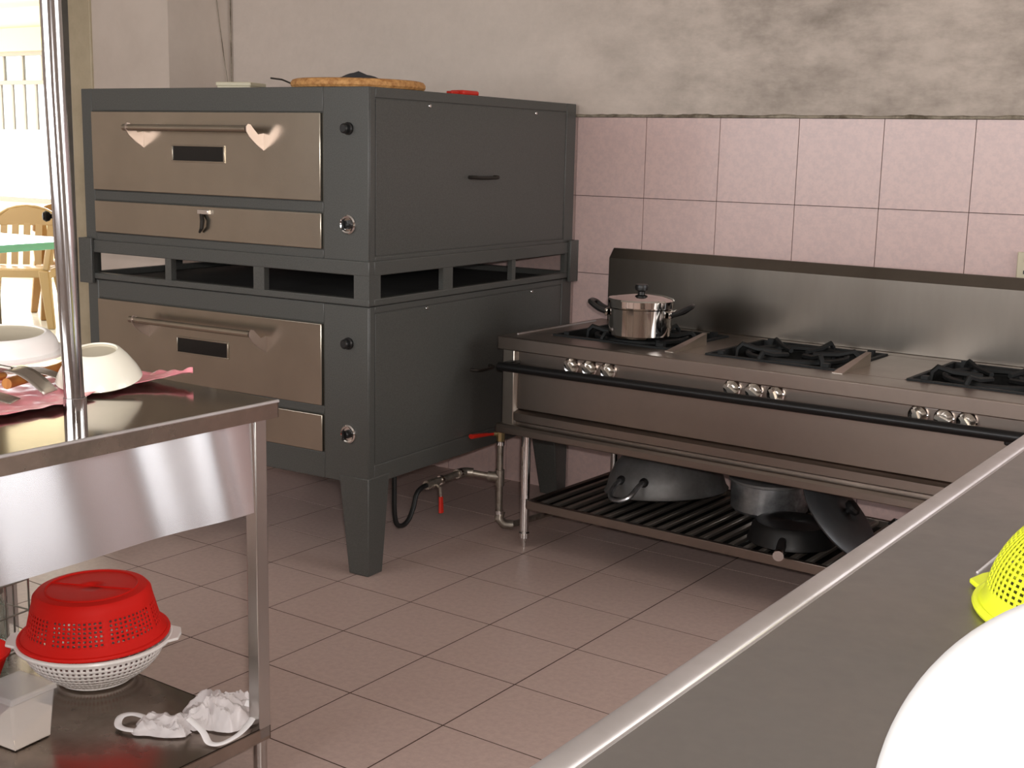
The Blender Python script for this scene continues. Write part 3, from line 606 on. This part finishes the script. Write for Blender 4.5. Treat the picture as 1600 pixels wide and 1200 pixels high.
# saucepot on the first burner
sp = thing('saucepot', 'shiny stainless saucepot with black side handles and glass-black lid knob on the stove', 'pot', rgw(0.345, 0.20, 0.7615), 0.25)
sp['label'] = 'shiny stainless saucepot with black side handles and lid knob, on the stove'
R_ = 0.105
MB().lathe([(0.0, 0.0), (R_-0.008, 0.0), (R_, 0.008), (R_, 0.094), (R_+0.004, 0.098), (R_+0.004, 0.102), (R_-0.004, 0.102), (R_-0.005, 0.012), (0.0, 0.01)], 48).build('body', 'pot_steel', sp)
ld = MB().lathe([(R_+0.005, 0.102), (R_+0.006, 0.122), (R_+0.002, 0.127), (R_*0.7, 0.136), (R_*0.3, 0.141), (0.0, 0.142)], 48).build('lid', 'pot_steel', sp)
MB().lathe([(0.012, 0.141), (0.012, 0.148), (0.021, 0.154), (0.023, 0.164), (0.020, 0.172), (0.0, 0.174)], 24).build('lid_knob', 'black', ld)
for s in (-1, 1):
    MB().tube(smooth_path([(s*R_, -0.034, 0.078), (s*(R_+0.03), -0.034, 0.088), (s*(R_+0.058), -0.024, 0.104), (s*(R_+0.064), 0.0, 0.107), (s*(R_+0.058), 0.024, 0.104), (s*(R_+0.03), 0.034, 0.084), (s*R_, 0.034, 0.078)]), 0.012, 8, flat=0.8).build('handle', 'black', sp)
    MB().box(s*(R_-0.002), s*(R_+0.008), -0.045, 0.045, 0.066, 0.09).build('handle_mount', 'pot_steel', sp, bevel=0.003)

# pans on the slatted shelf below
ZS = 0.1705
wk = thing('wok', 'large dull aluminium wok turned upside down with loop handles on the stove shelf', 'wok', rgw(0.362, 0.395, ZS+0.024), rot=(0.0, -0.10, -0.28))
MB().lathe([(0.212, 0.0), (0.217, 0.004), (0.209, 0.014), (0.199, 0.05), (0.172, 0.10), (0.125, 0.148), (0.06, 0.166), (0.0, 0.168)], 56).build('bowl', 'dark_alum', wk, solid=0.004)
for an in (-1.45, -1.45+PI):
    rm = Matrix.Rotation(an, 4, 'Z')
    MB().tube(smooth_path([(0.185, -0.048, 0.062), (0.222, -0.048, 0.052), (0.262, -0.042, 0.024), (0.280, -0.02, 0.012), (0.283, 0.0, 0.010), (0.280, 0.02, 0.012), (0.262, 0.042, 0.024), (0.222, 0.048, 0.052), (0.185, 0.048, 0.062)]), 0.0085, 10).xf(rm).build('loop_handle', 'alum', wk)
    for yy in (-0.048, 0.048):
        MB().lathe([(0.016, -0.006), (0.016, 0.006), (0.0, 0.010)], 12).xf(rm @ Matrix.Translation((0.192, yy, 0.060)) @ Matrix.Rotation(1.0, 4, 'Y')).build('handle_rivet', 'black_pan', wk)
ap_ = thing('stockpot', 'covered aluminium pot with a bright streak, between the wok and the leaning lid', 'pot', rgw(0.720, 0.475, ZS))
MB().lathe([(0.0, 0.0), (0.118, 0.0), (0.13, 0.012), (0.133, 0.103), (0.138, 0.106), (0.138, 0.110), (0.0, 0.110)], 44).build('body', 'alum', ap_)
al = MB().lathe([(0.14, 0.107), (0.14, 0.115), (0.128, 0.123), (0.10, 0.128), (0.095, 0.133), (0.04, 0.142), (0.0, 0.144)], 44).build('lid', 'dark_alum', ap_)
MB().lathe([(0.01, 0.142), (0.01, 0.148), (0.018, 0.154), (0.016, 0.162), (0.0, 0.164)], 16).build('lid_knob', 'black', al)
fp = thing('frying_pan', 'black frying pan with chrome tipped handle pointing out over the shelf edge', 'pan', rgw(0.925, 0.205, ZS), 0.10)
MB().lathe([(0.132, 0.0), (0.136, 0.003), (0.132, 0.010), (0.122, 0.048), (0.110, 0.060), (0.0, 0.062)], 44).build('body', 'black_pan', fp, solid=0.004)
hd = MB().tube([(0.006, -0.122, 0.030), (0.014, -0.16, 0.036), (0.024, -0.20, 0.036), (0.034, -0.262, 0.030)], [0.012, 0.013, 0.015, 0.014], 12).build('handle', 'black', fp)
MB().tube([(0.0335, -0.258, 0.0304), (0.0355, -0.272, 0.029)], [0.0165, 0.0165], 18).build('handle_cap', 'chrome', hd)
lc = (-1.207, 3.664)
nrm = Vector((0.73, 0.01, 0.69)).normalized()
q = nrm.to_track_quat('Z', 'Y')
RL_ = 0.153
bottom = min((q @ Vector((RL_*math.cos(a), RL_*math.sin(a), 0))).z for a in [2*PI*k/64 for k in range(64)])
dl = thing('pot_lid', 'grey metal pot lid with black knob, leaning tilted against the frying pan', 'lid', (lc[0], lc[1], ZS-bottom+0.004), rot=q.to_euler())
MB().lathe([(RL_, -0.002), (RL_+0.002, 0.003), (RL_-0.006, 0.010), (0.115, 0.022), (0.05, 0.030), (0.0, 0.032)], 52).build('disc', 'lid_alum', dl, solid=0.003)
MB().lathe([(0.01, 0.030), (0.01, 0.040), (0.024, 0.046), (0.026, 0.056), (0.02, 0.064), (0.0, 0.066)], 20).build('knob', 'black', dl)
bt = thing('roasting_tray', 'dark metal roasting tray at the back right of the stove shelf', 'tray', rgw(1.34, 0.42, ZS))
MB().lathe([(0.0, 0.0), (0.17, 0.0), (0.20, 0.055), (0.215, 0.058), (0.212, 0.062), (0.198, 0.060), (0.166, 0.006), (0.0, 0.006)], 4).xf(Matrix.Rotation(PI/4, 4, 'Z')).build('tray_body', 'black_pan', bt)
for s in (-1, 1): MB().tube([(s*0.14, -0.03, 0.056), (s*0.17, -0.025, 0.062), (s*0.17, 0.025, 0.062), (s*0.14, 0.03, 0.056)], 0.005, 8).build('handle', 'black_pan', bt)

tag(MB().tube([rgw(0.03, 0.64, 0.40), rgw(0.0, 0.64, 0.33), rgw(-0.01, 0.635, 0.27), rgw(0.02, 0.63, 0.235), rgw(0.07, 0.62, 0.205), rgw(0.08, 0.612, 0.176)], 0.0017, 6).build('loose_wire', 'black'),
    'thin black wire hanging under the stove beside its rear leg', 'wire')
# socket plate on the tiled wall
so = thing('wall_socket', 'beige socket plate on the pink tiled wall above the stove', 'socket', (-0.862, WY-0.008, 1.042))
B(-0.036, 0.036, -0.009, 0.0, -0.058, 0.034).build('plate', 'beige', so, bevel=0.003)
for z in (-0.03, 0.008): MB().box(-0.014, -0.008, -0.0105, -0.008, z-0.006, z+0.006).box(0.008, 0.014, -0.0105, -0.008, z-0.006, z+0.006).build('slot', 'black', so)

# ------------------------------------------------------------------ steel prep table on the left
TX, TY, TZ, TR = -1.8097, 1.8776, 0.845, -0.0318
TW, TL = 0.98, 1.45
tb = thing('prep_table', 'stainless steel prep table with apron, undershelf and upright pole', 'table', (TX, TY, 0), TR)
MB().box(-TW, 0, -TL, 0, TZ-0.004, TZ).build('table_top', 'table_top', tb)
MB().box(-0.003, 0.0, -TL, 0, TZ-0.036, TZ-0.001).box(-TW, -TW+0.003, -TL, 0, TZ-0.036, TZ-0.001).box(-TW, 0, -0.003, 0.0, TZ-0.036, TZ-0.001).box(-TW, 0, -TL, -TL+0.003, TZ-0.036, TZ-0.001).build('top_lip', 'shelf_steel', tb)
MB().tube([(-0.001, -TL, TZ-0.0022), (-0.001, 0, TZ-0.0022)], 0.0036, 10).build('rolled_edge', 'counter_rim', tb)
LX, LY = -0.022, -0.045
def apron_fn(u, v):
    y = -TL+0.06+(TL-0.06-0.052)*u; z = 0.612+(TZ-0.036-0.612)*v
    return (LX-0.006+0.0062*math.sin(y*13.0+0.9+z*3.0)+0.0022*math.sin(y*21+z*6), y, z)
apr = MB().grid(apron_fn, 180, 24).build('apron', 'apron_steel', tb)
uvl = apr.data.uv_layers.new(name='UVMap')
for lp in apr.data.loops:
    co = apr.data.vertices[lp.vertex_index].co; uvl.data[lp.index].uv = (co.z, co.y)
MB().box(-TW+0.03, -TW+0.033, -TL+0.06, -0.05, 0.612, TZ-0.036).box(-TW+0.03, -0.06, -0.052, -0.049, 0.612, TZ-0.036).box(-TW+0.03, -0.06, -TL+0.05, -TL+0.053, 0.612, TZ-0.036).build('apron_back', 'table_leg', tb)
for sx in (0, 1):
    for sy in (0, 1):
        x0 = -TW+0.018 if sx else LX-0.028; x1 = x0+0.032
        y0 = -TL+0.018 if sy else LY-0.004; y1 = y0+0.032
        lg = B(x0, x1, y0, y1, 0.105, TZ-0.004).build('leg', 'table_leg', tb, bevel=0.002)
        MB().cyl(((x0+x1)/2, (y0+y1)/2, 0.012), ((x0+x1)/2, (y0+y1)/2, 0.106), 0.0145, 16).lathe([(0.0, 0.0), (0.02, 0.0), (0.02, 0.012), (0.014, 0.014)], 16, ((x0+x1)/2, (y0+y1)/2, 0)).build('foot', 'table_leg', lg)
ZSH = 0.130
MB().box(-TW+0.02, LX+0.004, -TL+0.02, LY+0.028, ZSH-0.003, ZSH).box(LX+0.001, LX+0.004, -TL+0.02, LY+0.028, ZSH-0.03, ZSH).box(-TW+0.02, LX+0.004, LY+0.025, LY+0.028, ZSH-0.03, ZSH).box(-TW+0.02, -TW+0.023, -TL+0.02, LY+0.028, ZSH-0.03, ZSH).box(-TW+0.02, LX, -TL+0.02, -TL+0.023, ZSH-0.03, ZSH).build('undershelf', 'shelf_steel', tb)
def tl(x, y, z=0): 
    dx, dy = x-TX, y-TY; return (math.cos(TR)*dx+math.sin(TR)*dy, -math.sin(TR)*dx+math.cos(TR)*dy, z)
pb = tl(-1.957, 1.492)
po = MB().tube([(pb[0], pb[1], TZ), (pb[0]-0.012, pb[1]-0.007, 1.45), (pb[0]-0.024, pb[1]-0.013, 2.845)], 0.0185, 24).build('upright_pole', 'pole', tb)
MB().lathe([(0.021, 0.0), (0.021, 0.045), (0.0185, 0.046)], 24, (pb[0], pb[1], TZ)).build('pole_sleeve', 'pole', po)

# -- dishes drying on a pink film on the table
ZT = TZ+0.0005
mg = MB()
near = [(-2.045, 1.30), (-2.064, 1.406), (-2.062, 1.48), (-2.058, 1.542), (-2.125, 1.68), (-2.125, 1.78), (-2.10, 1.85), (-2.079, 1.894)]
far_ = [(-2.52, 1.32), (-2.53, 1.42), (-2.55, 1.55), (-2.54, 1.70), (-2.46, 1.82), (-2.33, 1.86), (-2.20, 1.885), (-2.085, 1.898)]
def lerp_list(L_, t):
    x = t*(len(L_)-1); i = min(int(x), len(L_)-2); f_ = x-i; return (L_[i][0]*(1-f_)+L_[i+1][0]*f_, L_[i][1]*(1-f_)+L_[i+1][1]*f_)
def film(u, v):
    a = lerp_list(near, u); b_ = lerp_list(far_, u); x = a[0]*(1-v)+b_[0]*v; y = a[1]*(1-v)+b_[1]*v
    e = min(v, 1-v)*2; z = 0.003+0.004*(noise.noise(Vector((x*26, y*26, 0)))+0.6)*1.0
    if u > 0.68: z += (u-0.68)/0.32*0.034*(0.6+0.8*noise.noise(Vector((x*30, y*30, 5)))+0.35)*(0.5+0.5*(1-abs(2*v-1)))
    if v < 0.14: z += 0.005*(1-v/0.14)
    return (x, y, ZT+max(z, 0.0015))
tag(mg.grid(film, 90, 34).build('plastic_film', 'pink_film', solid=0.0012), 'crumpled pink plastic film spread under the dishes on the prep table', 'film')
# cream bowl upside down
bw = thing('cream_bowl', 'cream bowl turned upside down beside the pole on the prep table', 'bowl', (-2.180, 1.725, ZT+0.022), rot=(0.17, 0.11, 0))
MB().lathe([(0.083, 0.0), (0.087, 0.003), (0.084, 0.010), (0.078, 0.022), (0.062, 0.046), (0.048, 0.062), (0.044, 0.0635), (0.042, 0.062)], 48).build('bowl_wall', 'white_china', bw, solid=0.003)
MB().lathe([(0.043, 0.0625), (0.040, 0.058), (0.0, 0.057)], 40).build('foot', 'china_foot', bw)
# white oval dish
wdsh = thing('oval_dish', 'large white oval dish turned upside down at the left edge of the prep table', 'dish', (-2.512, 1.728, ZT+0.040), rot=(0.10, 0.0, 0.586))
MB().lathe([(0.122, 0.0), (0.130, 0.002), (0.130, 0.006), (0.117, 0.010), (0.111, 0.030), (0.101, 0.043), (0.092, 0.047), (0.088, 0.046)], 56, sx=1.05, sy=0.9).build('dish_wall', 'white_plastic', wdsh, solid=0.003)
MB().lathe([(0.090, 0.0465), (0.084, 0.043), (0.0, 0.042)], 48, sx=1.05, sy=0.9).build('dish_base', 'china_foot', wdsh)
# wooden utensils
def stick(name, label, cat, p0, p1, r, m):
    v = Vector(p1)-Vector(p0); t = thing(name, label, cat, p0, rot=v.to_track_quat('X', 'Z').to_euler()); L_ = v.length
    MB().tube([(0, 0, 0), (L_*0.7, 0, 0)], [r, r*0.9], 12).build('handle', m, t)
    MB().tube([(L_*0.68, 0, 0), (L_*0.78, 0, 0), (L_*0.9, 0, 0), (L_, 0, 0)], [r*0.8, r*1.8, r*2.2, r*1.2], 12, flat=0.5).build('head', m, t)
    return t
stick('wooden_spoon', 'orange brown wooden spoon lying under the white oval dish', 'spoon', (-2.262, 1.56, ZT+0.024), (-2.375, 1.83, ZT+0.024), 0.0115, 'wood')
stick('wooden_paddle', 'short wooden paddle poking out beneath the steel spatulas', 'paddle', (-2.335, 1.49, ZT+0.022), (-2.36, 1.62, ZT+0.024), 0.010, 'wood')
tag(MB().lathe([(0.0, -0.02), (0.012, -0.018), (0.02, 0.0), (0.016, 0.014), (0.0, 0.02)], 16).xf(Matrix.Rotation(1.3, 4, 'Y')).build('wooden_pestle', 'wood', None, (-2.312, 1.872, ZT+0.030)), 'tan wooden pestle end just behind the cream bowl', 'pestle')
def spatula(label, loc, rz, bend):
    t = thing('spatula', label, 'spatula', loc, rz, 'steel spatulas on the prep table')
    MB().grid(lambda u, v: (0.085*u, (v-0.5)*0.07*(0.8+0.2*u), 0.002+0.030*math.sin(u*PI*0.55)*bend), 10, 5).build('blade', 'steel', t, solid=0.0015)
    MB().tube([(0.083, 0, 0.002+0.0296*bend), (0.12, 0, 0.034*bend), (0.22, 0, 0.020), (0.30, 0, 0.008)], [0.005, 0.006, 0.007, 0.006], 8).build('handle', 'steel', t)
    return t
spatula('bent steel spatula arched next to the pole on the pink film', (-2.175, 1.600, ZT+0.009), math.radians(205), 1.5)
spatula('flat steel spatula lying on the pink film near the table corner', (-2.150, 1.50, ZT+0.009), math.radians(215), 0.5)
spatula('steel spatula resting farther back under the white oval dish', (-2.235, 1.690, ZT+0.014), math.radians(225), 0.8)

# -- things on the undershelf
def colander(name, label, loc, prof, hole, n, m, tilt=(0, 0, 0), rim_r=None, rim_z=0.0, solid=0.0022, handles=False):
    t = thing(name, label, 'colander', loc, rot=tilt)
    MB().lathe(prof, n, hole=hole).build('basket', m, t, solid=solid)
    MB().tube([(rim_r*math.cos(a), rim_r*math.sin(a), rim_z) for a in [2*PI*k/64 for k in range(64)]], 0.0055, 8, closed=True).build('rim', m, t)
    if handles:
        for an in handles:
            rm = Matrix.Rotation(an, 4, 'Z')
            MB().prism([(rim_r-0.004, -0.05), (rim_r+0.020, -0.034), (rim_r+0.024, 0.0), (rim_r+0.020, 0.034), (rim_r-0.004, 0.05)], 'z', rim_z-0.003, rim_z+0.004).xf(rm).build('handle', m, t, bevel=0.002)
    return t
CX, CY = -2.325, 1.800
# white basket, upright
pw = [(0.0, 0.0), (0.075, 0.0), (0.083, 0.004)]
for k in range(17):
    f_ = k/16; pw.append((0.085+0.070*math.sin(f_*PI/2), 0.008+0.082*f_**1.15))
pw += [(0.160, 0.094), (0.170, 0.098)]
colander('white_colander', 'white plastic colander standing upright beneath the red one on the undershelf', (CX, CY, ZSH+0.002), pw, lambda i, j: (3 <= i <= 18 and i % 2 == 1 and j % 2 == 0), 150, 'white_plastic', rim_r=0.171, rim_z=0.099, handles=(0.75, 0.75+PI))
# red basket, upside down on it
pr_ = [(0.164, 0.0), (0.160, 0.005), (0.151, 0.020)]
for k in range(13):
    f_ = k/12; pr_.append((0.148-0.014*f_, 0.024+0.056*f_))
pr_ += [(0.132, 0.088), (0.130, 0.100), (0.122, 0.109), (0.108, 0.112), (0.072, 0.1118), (0.036, 0.1116), (0.0, 0.1116)]
rc = colander('red_colander', 'red plastic colander turned upside down on top of the white one', (CX, CY, ZSH+0.1125), pr_, lambda i, j: (3 <= i <= 14 and i % 2 == 1 and j % 2 == 0 and (j//2) % 11 != 0), 154, 'red_plastic', rim_r=0.165, rim_z=0.001, tilt=(0.02, -0.01, 0.4))
MB().tube([(-0.10, 0, 0.113), (0.10, 0, 0.113)], 0.0022, 6).tube([(0.102*math.cos(2*PI*k/48), 0.102*math.sin(2*PI*k/48), 0.1125) for k in range(48)], 0.003, 6, closed=True).build('base_rib', 'red_plastic', rc)
# cloudy plastic box with powder
cb = thing('food_container', 'cloudy plastic food container half full of white powder on the undershelf', 'container', (-2.205, 1.505, ZSH+0.001), 0.06)
def box_shell(hw0, hd0, hw1, hd1, h): return [(-hw0, -hd0, 0), (hw0, -hd0, 0), (hw0, hd0, 0), (-hw0, hd0, 0), (-hw1, -hd1, h), (hw1, -hd1, h), (hw1, hd1, h), (-hw1, hd1, h)]
MB().add(box_shell(0.048, 0.046, 0.056, 0.055, 0.108), [(0, 3, 2, 1), (0, 1, 5, 4), (1, 2, 6, 5), (2, 3, 7, 6), (3, 0, 4, 7)]).build('tub', 'clear_plastic', cb, bevel=0.006)
MB().add([(-0.046, -0.044, 0.002), (0.046, -0.044, 0.002), (0.046, 0.044, 0.002), (-0.046, 0.044, 0.002), (-0.048, -0.046, 0.022), (0.048, -0.047, 0.026), (0.050, 0.049, 0.066), (-0.050, 0.049, 0.060)],
         [(0, 3, 2, 1), (4, 5, 6, 7), (0, 1, 5, 4), (1, 2, 6, 5), (2, 3, 7, 6), (3, 0, 4, 7)]).build('powder', 'powder', cb)
MB().hexa(box_shell(0.060, 0.059, 0.058, 0.057, 0.014)).xf(Matrix.Translation((0, 0, 0.104))).build('lid', 'clear_plastic', cb, bevel=0.004)
# crumpled plastic bag
bg_ = thing('plastic_bag', 'crumpled white plastic bag with looped handles at the undershelf corner', 'bag', (-1.955, 1.790, ZSH+0.001), 0.6)
def crumple(w, d, h, sx, sy, seed):
    def fn(u, v):
        x, y = (u-0.5)*2, (v-0.5)*2
        n1 = noise.noise(Vector((x*1.5+seed, y*1.5, seed))); n2 = noise.noise(Vector((x*1.5, y*1.5+seed, seed+5)))
        ed = max(0.0, 1-max(abs(x), abs(y))**2.2)
        rg_ = 1-abs(noise.noise(Vector((x*2.1+seed, y*1.7, 3.0))))*2.2
        rg2 = 1-abs(noise.noise(Vector((x*4.3, y*4.0+seed, 8.0))))*2.0
        rr = 1-0.16*(x*x*y*y)
        return (sx+(x+0.30*n1)*w*0.5*rr, sy+(y+0.34*n2)*d*0.5*rr, max(0.0012, 0.002+h*ed*(0.45+0.55*max(0, rg_))+0.16*h*rg2*min(1, ed*2+0.15)))
    return fn
MB().grid(crumple(0.150, 0.125, 0.055, 0.030, 0.01, 1.7), 46, 40).build('bag_body', 'bag', bg_, ang=22)
MB().grid(crumple(0.135, 0.085, 0.030, -0.075, -0.045, 6.1), 40, 30).build('bag_neck', 'bag', bg_, ang=22)
MB().tube(smooth_path([(-0.10, -0.03, 0.012), (-0.15, 0.005, 0.010), (-0.175, -0.015, 0.014), (-0.170, -0.050, 0.008), (-0.13, -0.068, 0.008), (-0.09, -0.06, 0.014)]), 0.008, 8, flat=0.35).build('bag_loop', 'bag_handle', bg_)
MB().tube(smooth_path([(-0.02, -0.055, 0.030), (0.015, -0.085, 0.016), (0.035, -0.112, 0.004), (0.062, -0.118, 0.006), (0.092, -0.085, 0.012), (0.108, -0.03, 0.018), (0.105, 0.015, 0.026), (0.085, 0.02, 0.034)]), 0.008, 8, flat=0.35).build('bag_loop', 'bag_handle', bg_)
# red basin and wire basket farther left
rb = thing('red_basin', 'dark red plastic basin behind the food container at the left edge', 'basin', (-2.535, 1.595, ZSH+0.001))
MB().lathe([(0.0, 0.004), (0.07, 0.004), (0.098, 0.07), (0.106, 0.075), (0.106, 0.07), (0.10, 0.066), (0.075, 0.0), (0.0, 0.0)], 40).build('basin_wall', 'red_plastic', rb)
wb = thing('wire_basket', 'wire basket holding clear bottles at the left end of the undershelf', 'basket', (-2.50, 1.47, ZSH+0.001)) if False else None
gw = thing('wire_rack', 'small wire rack at the far left of the undershelf', 'rack', (-2.665, 1.770, ZSH+0.001), 0.1)
for z in (0.004, 0.09, 0.17):
    MB().tube([(-0.055, -0.075, z), (0.055, -0.075, z), (0.055, 0.06, z), (-0.055, 0.06, z)], 0.0025, 6, closed=True).build('ring_wire', 'wire', gw)
for (x, y) in ((-0.055, -0.075), (0.0, -0.075), (0.055, -0.075), (0.055, -0.01), (0.055, 0.06), (0.0, 0.06), (-0.055, 0.06), (-0.055, -0.01)):
    MB().tube([(x, y, 0.004), (x, y, 0.172)], 0.0025, 6).build('upright_wire', 'wire', gw)
jb = thing('glass_jar', 'clear glass jar standing inside the wire rack', 'jar', (-2.665, 1.760, ZSH+0.006))
MB().lathe([(0.0, 0.0), (0.038, 0.0), (0.042, 0.008), (0.042, 0.10), (0.03, 0.125), (0.03, 0.14), (0.027, 0.14), (0.027, 0.124), (0.039, 0.099), (0.039, 0.01), (0.0, 0.006)], 28).build('jar_glass', 'glass', jb)
MB().lathe([(0.0, 0.155), (0.032, 0.154), (0.033, 0.14), (0.0, 0.139)], 24).build('jar_lid', 'wire', jb)

# ------------------------------------------------------------------ steel counter on the right
KX, KY, KR = -0.528, 2.753, -0.0274
ct = thing('steel_counter', 'dull stainless steel counter with raised rim in the right foreground', 'counter', (KX, KY, 0), KR)
KZ = 0.80; KW, K0, K1 = 0.80, -2.28, 0.30
B(0.012, KW, K0, K1-0.012, KZ-0.03, KZ).build('counter_top', 'counter', ct)
MB().prism([(0.0, KZ-0.04)]+[(0.016-0.016*math.cos(PI*k/10), KZ+0.0004+0.006*math.sin(PI*k/10)) for k in range(11)]+[(0.036, KZ+0.0004), (0.036, KZ-0.04)], 'y', K0, K1).build('raised_rim', 'counter_rim', ct)
MB().box(0.03, KW, K1-0.028, K1, KZ-0.04, KZ+0.005).build('end_rim', 'counter_rim', ct, bevel=0.003)
c0 = (-0.382-KX, 1.766-KY)
MB().tube([(0.173, -0.983, KZ+0.0008), (0.179, -0.748, KZ+0.0008), (0.190, -0.35, KZ+0.0008)], 0.0018, 6).build('top_seam', 'counter_rim', ct)
B(0.05, KW-0.03, K0+0.05, K1-0.05, 0.16, 0.175).build('undershelf', 'shelf_steel', ct, bevel=0.002)
B(0.028, 0.032, K0+0.05, K1-0.05, 0.62, KZ-0.03).build('apron', 'table_leg', ct)
for x in (0.05, KW-0.07):
    for y in (K0+0.06, (K0+K1)/2, K1-0.08):
        B(x, x+0.035, y, y+0.035, 0, KZ-0.03).build('leg', 'table_leg', ct, bevel=0.002)
# large white basin upside down
bs = thing('white_basin', 'large plain white basin turned upside down, nearest in the right foreground', 'basin', (-0.076, 1.092, KZ+0.0005))
Rb = 0.226
pf = [(Rb+0.004, 0.0), (Rb+0.004, 0.004)]+[(Rb*math.cos(a), Rb*math.sin(a)*0.98+0.002) for a in [1.12*k/18 for k in range(1, 19)]]
pf += [(pf[-1][0]-0.006, pf[-1][1]+0.012), (pf[-1][0]-0.012, pf[-1][1]+0.012), (pf[-1][0]-0.014, pf[-1][1]+0.002)]
MB().lathe(pf, 96).build('basin_wall', 'white_basin', bs, solid=0.003)
MB().lathe([(pf[-1][0]+0.001, pf[-1][1]), (0.0, pf[-1][1])], 64).build('basin_base', 'white_basin', bs, solid=0.003)
# yellow colander upside down
RY_ = 0.152
py = [(RY_+0.010, 0.0), (RY_+0.006, 0.004), (RY_+0.001, 0.010)]
for k in range(43):
    a_ = 0.16+1.06*k/42; py.append((RY_*math.cos(a_), RY_*math.sin(a_)*0.97))
py += [(py[-1][0]-0.006, py[-1][1]+0.002), (0.0, py[-1][1]+0.003)]
colander('yellow_colander', 'bright yellow plastic colander upside down behind the white basin', (-0.195, 1.672, KZ+0.006), py, lambda i, j: (4 <= i <= 43 and i % 2 == 0 and j % 3 != 0), 240, 'yellow_plastic', rim_r=RY_+0.010, rim_z=0.001, handles=(PI-0.35, -0.35))
